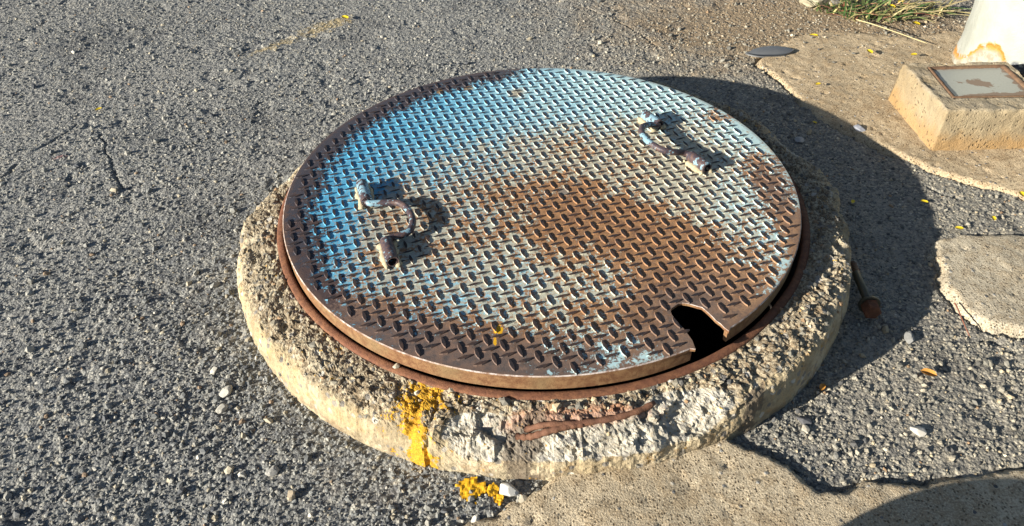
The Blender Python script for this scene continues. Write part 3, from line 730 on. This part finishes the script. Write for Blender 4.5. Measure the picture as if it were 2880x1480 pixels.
# reinforcing bars bared by the break at the front, lying in its broken face
def on_break(dg, t, lift):
    i = int(round((dg % 360) / 360 * NTH)) % NTH; j = i1 + int(round(t * (i2 - i1)))
    w = P[i - 4:i + 5, j - 2:j + 3].reshape(-1, 3).mean(0)
    nn_ = N[i - 4:i + 5, j - 2:j + 3].reshape(-1, 3).mean(0); nn_ /= np.linalg.norm(nn_)
    return w + nn_ * lift
for seg, r in (([(264.2, 0.44, 0.000), (266.5, 0.42, 0.003), (269, 0.36, 0.004), (272, 0.28, 0.003), (274.5, 0.20, 0.002)], 0.0052),
               ([(265.5, 0.30, -0.001), (269, 0.20, 0.003), (273, 0.20, 0.003), (278, 0.18, 0.003), (282.5, 0.14, 0.003), (286, 0.13, 0.001)], 0.0048)):
    path = spline([on_break(*q_) for q_ in seg], 30)
    rv, rf = sweep(path, [r * (1 + 0.16 * math.sin(k * 1.9)) for k in range(30)], 8)
    mesh_np('reinforcing_bar', rv, rf, M_REBAR, ring, True)

# ================================================================ TREAD-PLATE LID
lid = bpy.data.objects.new('manhole_cover', None); col.objects.link(lid); lid.location = (0, 0, LZ)
tag(lid, 'round tread-plate manhole cover in worn blue paint and rust, notched at its edge', 'manhole cover')
NOTCH = [(0.2241, -0.4494), (0.2210, -0.432), (0.2173, -0.4137), (0.2135, -0.405), (0.2100, -0.3958), (0.2035, -0.385), (0.1998, -0.3744), (0.2005, -0.367), (0.2040, -0.3602), (0.2090, -0.3535), (0.2150, -0.3490), (0.2215, -0.3475),
         (0.2292, -0.3480), (0.2370, -0.3515), (0.2454, -0.3552), (0.2520, -0.3590), (0.2565, -0.3655), (0.2598, -0.3735), (0.2640, -0.3815), (0.2685, -0.3895), (0.2733, -0.3979), (0.2780, -0.4050), (0.2837, -0.4130)]
a0 = math.atan2(NOTCH[-1][1], NOTCH[-1][0]); a1 = math.atan2(NOTCH[0][1], NOTCH[0][0]) + 2 * math.pi
g = np.random.default_rng(4)
arc_t = np.linspace(a0, a1, 420)[1:-1]
npts = [(x + g.normal(0, 0.0007), y + g.normal(0, 0.0007)) for x, y in NOTCH]
def outline(r): return [(r * math.cos(t), r * math.sin(t)) for t in arc_t] + npts
bm = bmesh.new()
rows = []
for r, z in ((LR - 0.0016, 0.0), (LR, -0.0016), (LR, -0.0062)):
    rows.append([bm.verts.new((x, y, z)) for x, y in outline(r)])
n_ = len(rows[0])
bm.faces.new(rows[0]); bm.faces.new(list(reversed(rows[2])))
for j in (0, 1):
    for i in range(n_):
        f = bm.faces.new((rows[j][i], rows[j + 1][i], rows[j + 1][(i + 1) % n_], rows[j][(i + 1) % n_])); f.material_index = 1 if j == 1 else 2
bmesh.ops.recalc_face_normals(bm, faces=bm.faces)
bmesh.ops.triangulate(bm, faces=[f for f in bm.faces if len(f.verts) > 4])
me = bpy.data.meshes.new('plate'); bm.to_mesh(me); bm.free()
me.materials.append(M_PLATE); me.materials.append(M_SKIRT); me.materials.append(M_LIP)
plate = link('plate', me, lid)
# skirt welded below its rim, cut away at the notch
sp_ = np.array([(LR - 0.0012, -0.0055), (LR - 0.0012, -0.031), (LR - 0.008, -0.031), (LR - 0.008, -0.0055)])
st_ = np.linspace(a0 + 0.006, a1 - 0.004, 300)
sv = np.stack([np.outer(np.cos(st_), sp_[:, 0]), np.outer(np.sin(st_), sp_[:, 0]), np.tile(sp_[:, 1], (300, 1))], -1)
sv[..., 2] += np.where(sp_[None, :, 1] < -0.02, 0.0012 * fbm(np.cos(st_), np.sin(st_), 0, 7, 3, 77)[:, None], 0)
sf = grid_faces(300, 4); cl = np.array([[k * 4 + 3, (k + 1) * 4 + 3, (k + 1) * 4, k * 4] for k in range(299)])
caps = np.array([[0, 1, 2, 3], [299 * 4, 299 * 4 + 3, 299 * 4 + 2, 299 * 4 + 1]])
mesh_np('skirt', sv.reshape(-1, 3), np.concatenate([sf, cl, caps]), M_SKIRT, lid, False)

# raised lens-shaped bars, alternately along two directions
VA = np.array([0.0068994, -0.0201549]); VB = np.array([0.0196142, 0.0076994]); VO = np.array([-0.45823, -0.15097])
tt = [-1.0, -0.62, 0.0, 0.62, 1.0]
def lens(L, Wd): return [(L * t, Wd * (1 - t * t) ** 0.95) for t in tt] + [(L * t, -Wd * (1 - t * t) ** 0.95) for t in (0.62, 0.0, -0.62)]
base_ = lens(0.0136, 0.0039); crown = lens(0.0122, 0.0030)
BV = np.array([(x, y, -0.0006) for x, y in base_] + [(x, y, 0.0024) for x, y in crown])
BF = [(i, (i + 1) % 8, 8 + (i + 1) % 8, 8 + i) for i in range(8)][::-1]
BQ = np.array([f[::-1] for f in BF])
BT = np.array([(8, 15, 9), (9, 15, 14), (9, 14, 10), (10, 14, 13), (10, 13, 11), (11, 13, 12)])
bar_pos = []
notch_poly = NOTCH + [(0.30, -0.44), (0.235, -0.475)]
for n in range(-60, 61):
    for mm in range(-60, 61):
        x, y = VO + n * VA + mm * VB
        if math.hypot(x, y) > LR - 0.0125: continue
        if poly_sd(np.array([x]), np.array([y]), notch_poly)[0] > -0.0045: continue
        ax = VA if (n + mm) % 2 == 0 else VB
        bar_pos.append((x, y, math.atan2(ax[1], ax[0])))
bar_pos.sort(key=lambda p: (p[0] - CAM[0]) ** 2 + (p[1] - CAM[1]) ** 2)
bar_me = None
for x, y, a in bar_pos[:300]:
    if bar_me is None:
        o = mesh_np('tread_bar', BV, [BQ, BT], [M_PLATE, M_BAR], lid, False, fmat=[0] * 8 + [1] * 6); bar_me = o.data
    else:
        o = link('tread_bar', bar_me, lid)
    o.location = (x, y, 0); o.rotation_euler = (0, 0, a)
rest = np.array(bar_pos[300:]); nb = len(rest)
ca, sa = np.cos(rest[:, 2])[:, None], np.sin(rest[:, 2])[:, None]
RV = np.stack([rest[:, :1] + ca * BV[None, :, 0] - sa * BV[None, :, 1], rest[:, 1:2] + sa * BV[None, :, 0] + ca * BV[None, :, 1], np.tile(BV[:, 2], (nb, 1))], -1).reshape(-1, 3)
off = (np.arange(nb) * 16)[:, None, None]
tag(mesh_np('tread_bars_behind', RV, [(BQ[None] + off).reshape(-1, 4), (BT[None] + off).reshape(-1, 3)], [M_PLATE, M_BAR], lid, False, fmat=[0] * (8 * nb) + [1] * (6 * nb)), kind='stuff')

# two lifting handles: a bent rod held in two short welded pipes
def pipe(name, p0, p1, ro, ri, mat, parent):
    n = 20; p0 = np.array(p0); p1 = np.array(p1)
    path = np.array([p0 + (p1 - p0) * t for t in (0, 0.06, 0.35, 0.65, 0.94, 1.0)])
    vo, fo = sweep(path, [ro * 0.96, ro, ro * 0.985, ro, ro, ro * 0.95], n, False)
    vi, fi = sweep(path, ri, n, False)
    k = len(vo); e = (len(path) - 1) * n
    cap_ = [(i, (i + 1) % n, k + (i + 1) % n, k + i) for i in range(n)] + [(e + i, k + e + i, k + e + (i + 1) % n, e + (i + 1) % n) for i in range(n)]
    return mesh_np(name, np.vstack([vo, vi]), np.concatenate([fo[0], fi[0][:, ::-1] + k, np.array(cap_)]), mat, parent, True)

def weld(p0, p1, side, parent, seed):
    p0 = np.array(p0); p1 = np.array(p1); n = 22
    path = np.array([p0 + (p1 - p0) * t for t in np.linspace(-0.08, 1.06, n)]); path[:, :2] += np.array(side); path[:, 2] = 0.0020
    g = np.random.default_rng(seed)
    r = 0.0058 + 0.0030 * np.convolve(g.normal(0, 1, n), [0.3, 0.4, 0.3], 'same'); r[0] = r[-1] = 0.001
    v, f = sweep(path, np.clip(r, 0.001, 0.012), 9)
    v += g.normal(0, 0.0006, v.shape)
    return mesh_np('weld', v, f, M_WELD, parent, True)

def handle(pipes, rod, z, label, seed):
    rp = spline([(x, y, h) for (x, y), h in zip(rod, z)], 46)
    v, f = sweep(rp, 0.0066, 12)
    h = mesh_np('handle', v, f, M_HANDLE, lid, True)
    h['label'] = label
    for k, (p0, p1) in enumerate(pipes):
        pipe('pipe_sleeve', (*p0, 0.0125), (*p1, 0.0125), 0.0116, 0.0082, M_HANDLE, h)
        weld((*p0, 0), (*p1, 0), (-0.0105, -0.003), h, seed + k)
        weld((*p0, 0), (*p1, 0), (0.0095, 0.003), h, seed + k + 50)
    return h
handle([((-0.3500, -0.0020), (-0.3302, -0.0653)), ((-0.2805, -0.1831), (-0.2625, -0.2420))],
       [(-0.340, -0.036), (-0.3326, -0.0600), (-0.327, -0.0680), (-0.3160, -0.0700), (-0.285, -0.0697), (-0.2673, -0.0741), (-0.2512, -0.0925), (-0.2406, -0.1162), (-0.2365, -0.139), (-0.2395, -0.1588), (-0.2495, -0.1682), (-0.2626, -0.1731), (-0.2740, -0.1775), (-0.2795, -0.186), (-0.272, -0.212)],
       [0.0125, 0.0125, 0.0125, 0.013, 0.014, 0.015, 0.016, 0.0165, 0.0165, 0.016, 0.015, 0.014, 0.013, 0.0125, 0.0125], 'bent rod handle lying folded towards the lid centre', 3)
handle([((0.2410, 0.2360), (0.2673, 0.1890)), ((0.3105, 0.0665), (0.3360, 0.0210))],
       [(0.254, 0.2125), (0.2645, 0.1940), (0.2600, 0.1880), (0.2453, 0.186), (0.2269, 0.1663), (0.2201, 0.1366), (0.2253, 0.1036), (0.2372, 0.0804), (0.2564, 0.0640), (0.2769, 0.0654), (0.2950, 0.0740), (0.3080, 0.0712), (0.3200, 0.050)],
       [0.0125, 0.0125, 0.0135, 0.016, 0.023, 0.028, 0.030, 0.030, 0.028, 0.023, 0.016, 0.0128, 0.0125], 'bent rod handle tilted up off the plate', 13)

# ================================================================ CEMENT BLOCK WITH A GLASS LID
block = bpy.data.objects.new('concrete_block', None); col.objects.link(block)
tag(block, 'low tan cement block with a dirty glass pane set in its top', 'concrete block')
OUT = np.array([(0.930, 0.268), (1.188, 0.262), (1.180, 0.497), (0.921, 0.500)]); INN = np.array([(0.967, 0.324), (1.163, 0.319), (1.163, 0.479), (0.974, 0.477)])
def loop(q4, nside=44):
    c = q4.mean(0); pts = []
    for k in range(4):
        a, b = q4[k], q4[(k + 1) % 4]
        for t in np.arange(nside) / nside: pts.append(a + (b - a) * t)
    return np.array(pts)
lo, li = loop(OUT), loop(INN)
cen = OUT.mean(0)
rowsP = []
for z in np.linspace(-0.01, 0.100, 26): rowsP.append(np.c_[cen + (lo - cen) * (1.0 + 0.045 * max(0, 0.055 - z) ** 1.0 / 0.055), np.full(len(lo), z)])
rowsP.append(np.c_[cen + (lo - cen) * 0.990, np.full(len(lo), 0.1065)])
for t in np.linspace(0.04, 1.0, 14): rowsP.append(np.c_[(cen + (lo - cen) * 0.978) * (1 - t) + li * t, np.full(len(lo), 0.110 - 0.002 * t)])
rowsP.append(np.c_[li, np.full(len(li), 0.100)])
bp = np.stack(rowsP, 1)
bu = np.roll(bp, -1, 0) - np.roll(bp, 1, 0); bv_ = np.gradient(bp, axis=1); bn = np.cross(bu, bv_); bn /= np.linalg.norm(bn, axis=-1)[..., None] + 1e-12
bx, by, bz = bp[..., 0], bp[..., 1], bp[..., 2]
bd = 0.0026 * fbm(bx, by, bz, 14, 4, 101) + 0.0015 * fbm(bx, by, bz, 90, 3, 102)
edge_ = smooth(0.085, 0.104, bz) * smooth(0.98, 0.94, np.linspace(0, 1, bp.shape[1]))[None]
bd -= edge_ * 0.007 * np.clip(fbm(bx, by, bz, 40, 3, 103) + 0.15, 0, 1)
bd[:, -2:] = 0
bp = bp + bn * bd[..., None]
mesh_np('body', bp.reshape(-1, 3), grid_faces(bp.shape[0], bp.shape[1], True), M_BLOCK, block, True)
ic = INN.mean(0)
fl = [np.c_[ic + (li - ic) * s, np.full(len(li), z)] for s, z in ((1.004, 0.098), (1.000, 0.1095), (0.965, 0.1110), (0.905, 0.1075), (0.895, 0.1000))]
fl = np.stack(fl, 1); fl[..., 2] += 0.0009 * fbm(fl[..., 0], fl[..., 1], 0, 60, 3, 105) * (fl[..., 2] > 0.104); fl[:, 2, :2] += (0.0022 * fbm(fl[:, 2, 0], fl[:, 2, 1], 0, 50, 3, 106))[:, None]
mesh_np('sealing_frame', fl.reshape(-1, 3), grid_faces(fl.shape[0], fl.shape[1], True), M_SEAL, block, True)
q4 = ic + (INN - ic) * 0.935
gv_ = np.vstack([np.c_[q4, np.full(4, 0.1005)], np.c_[q4, np.full(4, 0.1050)]])
mesh_np('glass_pane', gv_, np.array([[4, 5, 6, 7], [3, 2, 1, 0], [0, 1, 5, 4], [1, 2, 6, 5], [2, 3, 7, 6], [3, 0, 4, 7]]), M_GLASS, block, False)

# ================================================================ WHITE POST
nt_, zs = 160, np.concatenate([np.linspace(-0.03, 0.35, 70), np.linspace(0.37, 3.2, 40)])
pt_ = np.linspace(0, 2 * math.pi, nt_, endpoint=False)
TH, ZS = np.meshgrid(pt_, zs, indexing='ij')
PR = POLE_R + 0.010 * smooth(0.06, -0.03, ZS) + 0.0016 * fbm(np.cos(TH), np.sin(TH), ZS * 5, 6, 3, 111) + 0.0025 * smooth(0.10, 0.0, ZS) * fbm(np.cos(TH), np.sin(TH), ZS * 6, 18, 3, 112)
post = mesh_np('post', np.stack([POLE_C[0] + PR * np.cos(TH), POLE_C[1] + PR * np.sin(TH), ZS], -1).reshape(-1, 3), [grid_faces(nt_, len(zs), True), np.array([[k * len(zs) + len(zs) - 1 for k in range(nt_)]])], M_POLE, None, True)
tag(post, 'thick white painted post peeling and rusting at its foot', 'post')

# ================================================================ BOLT IN THE RING'S SHADOW
bolt = bpy.data.objects.new('bolt', None); col.objects.link(bolt); bolt.location = (0.601, -0.150, 0)
tag(bolt, 'large rusty bolt with washer lying on the asphalt against the ring', 'bolt')
M_BOLT = mat_rust('rusty_bolt_head', (0.13, 0.045, 0.02), (0.22, 0.080, 0.035), (0.10, 0.05, 0.03))
M_SHANK = NT('dull_steel').done((0.14, 0.125, 0.085), 0.42, None, 0.6)
P0 = np.array((0.0, 0.012, 0.014)); P1 = np.array((-0.012, -0.104, 0.020)); dr = (P1 - P0) / np.linalg.norm(P1 - P0)
v, f = sweep([P0, P0 + dr * 0.03, P1], [0.0074, 0.0074, 0.0072], 14); mesh_np('shank', v, f, M_SHANK, bolt, True)
v, f = sweep([P0 + dr * k * 0.0024 for k in range(13)], [0.0079 if k % 2 else 0.0070 for k in range(13)], 14); mesh_np('thread', v, f, M_BOLT, bolt, True)
v, f = sweep([P1 + dr * 0.000, P1 + dr * 0.0045], 0.0190, 28); mesh_np('washer', v, f, M_SHANK, bolt, False)
v, f = sweep([P1 + dr * 0.0045, P1 + dr * 0.006, P1 + dr * 0.024, P1 + dr * 0.027], [0.0150, 0.0162, 0.0162, 0.0135], 6); mesh_np('head', v, f, M_BOLT, bolt, False)

# ================================================================ SMALL LOOSE THINGS
def pebble(loc, r, color, label, flat=0.6, name='pebble', cat='pebble', seed=0, rough=0.12, group=None):
    bm = bmesh.new(); bmesh.ops.create_icosphere(bm, subdivisions=4, radius=1.0)
    P_ = np.array([v.co[:] for v in bm.verts])
    n_ = 1 + rough * 2.0 * fbm(P_[:, 0] + seed, P_[:, 1], P_[:, 2], 1.3, 3, 200 + seed)
    # knock flat faces onto it, as on a crushed stone
    gs = np.random.default_rng(400 + seed); pl = gs.normal(0, 1, (11, 3)); pl /= np.linalg.norm(pl, axis=1)[:, None]; off_ = gs.uniform(0.62, 0.92, 11)
    Q_ = P_ * n_[:, None]
    for nrm, of_ in zip(pl, off_):
        ex = np.maximum(Q_ @ nrm - of_, 0); Q_ = Q_ - 0.92 * ex[:, None] * nrm
    for v, k in zip(bm.verts, Q_): v.co = k.tolist()
    bmesh.ops.scale(bm, vec=(r * 1.2, r * 0.9, r * flat), verts=bm.verts)
    me = bpy.data.meshes.new(name); bm.to_mesh(me); bm.free()
    for p in me.polygons: p.use_smooth = False
    key = 'pebble_%.2f_%.2f_%.2f' % color
    me.materials.append(bpy.data.materials.get(key) or mat_plain(key, color, 0.75, 0.3, 240))
    o = link(name, me); o.location = (loc[0], loc[1], loc[2] + r * flat * 0.55); o.rotation_euler = (0, 0, seed * 1.3)
    return tag(o, label, cat, group)

def gz(x, y): return float(ground_h(np.array([x]), np.array([y]))[0])
for x, y, r, c, lab in ((-0.0686, -0.6110, 0.0135, (0.50, 0.49, 0.45), 'white angular pebble at the ring foot, largest of the three by the slab tip'),
                        (-0.0450, -0.6225, 0.0095, (0.42, 0.38, 0.29), 'cream pebble between the large white pebble and the front slab'),
                        (-0.0230, -0.6150, 0.0075, (0.47, 0.45, 0.38), 'small pale pebble wedged between ring and front slab edge'),
                        (-0.1152, -0.6520, 0.0085, (0.48, 0.46, 0.40), 'pale pebble on the corner of the front slab'),
                        (-0.5450, -0.4050, 0.0110, (0.44, 0.42, 0.36), 'rounded white pebble left of the ring, upper of a close pair'),
                        (-0.5420, -0.4420, 0.0095, (0.42, 0.40, 0.34), 'rounded pale pebble left of the ring, lower of a close pair'),
                        (-0.4280, -0.5680, 0.0100, (0.30, 0.29, 0.26), 'pale grey speckled pebble on asphalt at front left of the ring'),
                        (-0.3900, -0.6100, 0.0085, (0.40, 0.33, 0.23), 'tan pebble on asphalt at front left of the ring'),
                        (0.5750, -0.5200, 0.0105, (0.42, 0.40, 0.35), 'white flat pebble on asphalt just behind the front slab'),
                        (0.4050, -0.4950, 0.0100, (0.09, 0.09, 0.095), 'dark pebble on asphalt by the ring at front right'),
                        (0.4020, -0.5120, 0.0075, (0.42, 0.38, 0.30), 'cream pebble beside the dark pebble at front right'),
                        (0.6420, -0.3200, 0.0120, (0.20, 0.20, 0.19), 'grey flat pebble at the edge of the ring shadow')):
    pebble((x, y, gz(x, y)), r, c, lab, 0.6, seed=int(abs(x * 1000)) % 17)
pebble((-0.2400, -0.4420, 0.0905), 0.0055, (0.44, 0.40, 0.30), 'tiny pale pebble sitting on the rusty steel frame', 0.7, seed=3)
pebble((0.950, 1.165, -0.01), 0.060, (0.30, 0.265, 0.18), 'pale rough rock at the left end of the weeds', 0.62, 'rock', 'rock', 5, 0.28)
pebble((0.985, 1.125, 0.0), 0.022, (0.30, 0.28, 0.24), 'fist-sized grey rock in front of the pale rock by the weeds', 0.6, 'rock', 'rock', 8, 0.28)
pebble((0.640, 0.330, gz(0.64, 0.33)), 0.012, (0.33, 0.32, 0.30), 'flat pale pebble in the shadow behind the ring', 0.5, seed=6)
pebble((0.795, 0.365, 0.004), 0.014, (0.28, 0.29, 0.32), 'bluish grey chip in shade at the tan slab edge', 0.45, seed=9)
# unseen added shape, invented to cast the shadow in the lower right corner
bt_ = np.linspace(0, math.pi / 2, 14)
bprof = [(0.208, -0.04), (0.204, 0.05), (0.200, 0.12), (0.198, 0.17)] + [(0.198 * math.cos(a) ** 0.8 if a < 1.56 else 0.001, 0.17 + 0.085 * math.sin(a)) for a in bt_[1:]]
shadow_caster = lathe('shadow_caster', [(r, z) for r, z in bprof], 72, M_SLAB_C, None); shadow_caster.location = (0.047, -1.083, 0)
tag(shadow_caster, 'unseen round-topped shadow caster added on the near side of the manhole', 'shadow_caster')

# smooth dark sliver at the tip of the tan slab
u_ = np.linspace(-1, 1, 29); w_ = np.linspace(-1, 1, 9)
U, Wd_ = np.meshgrid(u_, w_, indexing='ij')
half = 0.031 * (1 - np.abs(U) ** 2.2) ** 0.8 + 0.0006
sx = 0.692 + 0.064 * U + 0.006 * Wd_ * (U < 0); sy = 0.793 + 0.010 * U * 0 + half * Wd_ - 0.004 * U
sz = 0.010 + 0.007 * (1 - Wd_ ** 2) * (1 - U ** 2) + 0.004 * U
top_ = np.stack([sx, sy, sz], -1).reshape(-1, 3); bot_ = top_ - np.array([0, 0, 0.005]); nn = len(top_); ff = grid_faces(29, 9)
rim_ = []
bi = [i * 9 for i in range(29)] + [28 * 9 + j for j in range(1, 9)] + [i * 9 + 8 for i in range(27, -1, -1)] + [j for j in range(7, 0, -1)]
for k in range(len(bi)): rim_.append((bi[k], bi[(k + 1) % len(bi)], nn + bi[(k + 1) % len(bi)], nn + bi[k]))
shard = mesh_np('sliver', np.vstack([top_, bot_]), np.concatenate([ff, ff[:, ::-1] + nn, np.array(rim_)]), mat_plain('smooth_dark_grey', (0.10, 0.105, 0.11), 0.42, 0.15, 60), None, True)
tag(shard, 'smooth dark grey leaf-shaped sliver at the tip of the tan slab', 'fragment')

# fallen petals
def petal(x, y, z, s, yaw, mat, label, name='petal', cat='petal', group=None, curl=0.35):
    n1, n2 = 7, 5; U, V = np.meshgrid(np.linspace(-1, 1, n1), np.linspace(-1, 1, n2), indexing='ij')
    hw = 0.55 * (1 - np.abs(U) ** 2.4) ** 0.6 + 0.02
    px_ = U * s; py_ = V * hw * s; pz_ = s * (curl * V ** 2 * hw + 0.25 * curl * U ** 2) + s * 0.10
    c, s_ = math.cos(yaw), math.sin(yaw)
    t_ = np.stack([c * px_ - s_ * py_, s_ * px_ + c * py_, pz_], -1).reshape(-1, 3)
    v_ = np.vstack([t_, t_ - np.array([0, 0, 0.0007])]); f_ = grid_faces(n1, n2)
    o = mesh_np(name, v_, np.concatenate([f_, f_[:, ::-1] + n1 * n2]), mat, None, True); o.location = (x, y, z)
    return tag(o, label, cat, group)
for k, (x, y, z, s, lab) in enumerate(((0.8475, 0.8948, 0.004, 0.016, 'yellow petal at the back edge of the tan slab, above its pale tip'), (0.9575, 0.7521, 0.018, 0.015, 'yellow petal lying alone on the tan slab left of the block'),
        (1.0715, 0.7275, 0.018, 0.012, 'yellow petal close behind the back edge of the glass-topped block'), (1.1775, 0.959, 0.004, 0.015, 'yellow petal on gravel between the weeds and the white post'),
        (0.7567, 0.5736, 0.018, 0.010, 'small yellow petal on the tan slab just clear of the ring shadow'), (0.6996, 0.4046, 0.004, 0.007, 'tiny yellow petal in the ring shadow at the tan slab edge'),
        (-1.1528, 0.5677, 0.004, 0.011, 'yellow petal alone on asphalt at far left'), (-0.5818, 1.1217, 0.004, 0.018, 'pale yellow petal on asphalt at the top edge'),
        (0.6787, 0.0744, 0.004, 0.008, 'yellow petal in the ring shadow, nearer the ring'), (0.8292, 0.0679, 0.004, 0.009, 'yellow petal at the right edge of the ring shadow'),
        (0.9462, 0.0044, 0.004, 0.009, 'yellow petal on asphalt between the two right-hand slabs'), (0.8612, -0.0255, 0.004, 0.010, 'yellow petal at the back edge of the right-hand slab'),
        (1.0442, 0.0806, 0.006, 0.013, 'yellow petal by the front edge of the tan slab at far right'), (1.1769, 1.0854, 0.02, 0.014, 'yellow petal among the weeds, right of centre'),
        (1.125, 1.030, 0.03, 0.014, 'yellow petal low in the middle of the weeds'))):
    petal(x, y, z, s * 0.85, k * 1.7, M_PETAL, lab)
petal(0.6358, -0.4098, 0.004, 0.013, -0.5, M_LEAF, 'curled orange dry leaf on asphalt right of the ring', 'dry_leaf', 'leaf', None, 0.7)
petal(0.452, -0.432, 0.004, 0.008, 1.0, M_LEAF, 'small reddish leaf scrap at the ring foot, front right', 'dry_leaf', 'leaf', None, 0.5)

# flakes of the yellow paint on the asphalt
def flake(x, y, r, seed, label):
    n = 26; xs = np.linspace(-1.5 * r, 1.5 * r, n); X_, Y_ = np.meshgrid(xs, xs, indexing='ij')
    d = np.hypot(X_, Y_ * 0.85) / r + 0.55 * fbm(X_ + seed, Y_, 0, 1.6 / r, 4, 300 + seed)
    Z_ = 0.0035 + 0.0020 * fbm(X_, Y_, 0, 200, 3, 310 + seed) + np.array(ground_h(X_ + x, Y_ + y)) * 0.6
    v_ = np.stack([X_, Y_, Z_], -1).reshape(-1, 3); f_ = grid_faces(n, n); f_ = f_[d.ravel()[f_].max(1) < 1.0]
    us = np.unique(f_); mp = np.zeros(len(v_), int); mp[us] = np.arange(len(us)); v_ = v_[us]; f_ = mp[f_]
    # thin solid: copy below, walls left open under the rough edge
    o = mesh_np('paint_flake', np.vstack([v_, v_ - np.array([0, 0, 0.003])]), np.concatenate([f_, f_[:, ::-1] + len(v_)]), M_YELLOW, None, False)
    o.location = (x, y, 0.0005); return tag(o, label, 'paint flake')
flake(-0.1230, -0.6080, 0.021, 1, 'largest yellow paint flake on asphalt under the paint splash')
flake(-0.0905, -0.6085, 0.0085, 4, 'small yellow paint flake between the large flake and white pebble')
flake(-0.0820, -0.6230, 0.0075, 7, 'small yellow paint flake nearest the front slab')

# twig by the right-hand slab
v, f = sweep(spline([(0.7535, -0.245, 0.006), (0.7513, -0.2578, 0.008), (0.745, -0.290, 0.010), (0.743, -0.325, 0.005)], 14), np.linspace(0.0016, 0.0009, 14), 6)
tag(mesh_np('twig', v, f, mat_plain('red_brown_twig', (0.20, 0.075, 0.045)), None, True), 'thin reddish twig along the near edge of the right-hand slab', 'twig')

# ================================================================ WEEDS
def clump(name, label, cx, cy, rx, ry, n, hgt, dry, seed, lean=(0, 0)):
    g = np.random.default_rng(seed); VV, FF, CC = [], [], []; base = 0
    pal = [(0.055, 0.115, 0.030), (0.085, 0.140, 0.040), (0.13, 0.17, 0.055), (0.30, 0.26, 0.11), (0.38, 0.31, 0.16), (0.24, 0.10, 0.06)]
    pw = np.array([0.18, 0.20, 0.20, 0.18, 0.14, 0.10]) if not dry else np.array([0.05, 0.08, 0.12, 0.35, 0.36, 0.04]); pw /= pw.sum()
    for k in range(n):
        a = g.uniform(0, 2 * math.pi); q_ = math.sqrt(g.uniform(0, 1))
        x, y = cx + rx * q_ * math.cos(a), cy + ry * q_ * math.sin(a)
        L = hgt * g.uniform(0.35, 1.15); yaw = g.uniform(0, 2 * math.pi); tilt = g.uniform(0.25, 1.25)
        w = g.uniform(0.0012, 0.0036); m_ = 6; sdir = np.array([-math.sin(yaw), math.cos(yaw), 0.0])
        t = np.linspace(0, 1, m_)
        hx = L * (np.sin(tilt) * t + 0.25 * t ** 2); hz = L * (np.cos(tilt) * t * (1 - 0.45 * t))
        ctr = np.stack([x + np.cos(yaw) * hx + lean[0] * t * L, y + np.sin(yaw) * hx + lean[1] * t * L, 0.004 + np.maximum(hz, 0.0)], 1)
        wd = (w * (1 - t ** 2) + 0.0003)[:, None]
        vv = np.concatenate([ctr - sdir * wd, ctr + sdir * wd + np.array([0, 0, 0.0008])])
        ff = np.array([(i, i + 1, m_ + i + 1, m_ + i) for i in range(m_ - 1)]) + base
        c = np.array(pal[g.choice(6, p=pw)]) * g.uniform(0.75, 1.3)
        VV.append(vv); FF.append(ff); CC.append(np.tile(c, (len(vv), 1))); base += len(vv)
    root = bpy.data.objects.new(name, None); col.objects.link(root); root.location = (cx, cy, 0)
    o = mesh_np('blades', np.concatenate(VV) - np.array([cx, cy, 0]), np.concatenate(FF), M_BLADE, root, True, colors=np.concatenate(CC)); tag(o, kind='stuff')
    return tag(root, label, 'weed', 'weeds at the top edge')
clump('weed_clump', 'green weeds beside the pale rock, leftmost of the clumps', 0.990, 1.090, 0.085, 0.055, 110, 0.075, False, 1)
clump('weed_clump', 'thick green weeds in the middle of the row, nearest the slab', 1.075, 1.030, 0.100, 0.060, 150, 0.085, False, 2)
clump('weed_clump', 'straw-coloured weeds right of the green ones, towards the white post', 1.205, 1.035, 0.105, 0.050, 80, 0.085, True, 3, (0.5, -0.1))
clump('weed_clump', 'sparse tall green weeds behind the others at the top edge', 1.080, 1.190, 0.120, 0.050, 70, 0.10, False, 4)
for pts, lab in (([(0.995, 0.968, 0.020), (1.03, 0.925, 0.022), (1.08, 0.865, 0.021), (1.135, 0.793, 0.020)], 'long straw stalk lying on the tan slab below the weeds'),
                 ([(1.14, 1.00, 0.02), (1.22, 1.005, 0.022), (1.31, 1.01, 0.018), (1.40, 1.00, 0.01)], 'dry stalk reaching from the weeds towards the white post'),
                 ([(1.13, 1.02, 0.025), (1.22, 1.04, 0.03), (1.33, 1.06, 0.02)], 'shorter dry stalk above the one reaching to the post')):
    v, f = sweep(spline(pts, 22), np.linspace(0.0019, 0.0011, 22), 6)
    tag(mesh_np('straw_stalk', v, f, mat_plain('straw', (0.42, 0.36, 0.19)), None, True), lab, 'stalk')
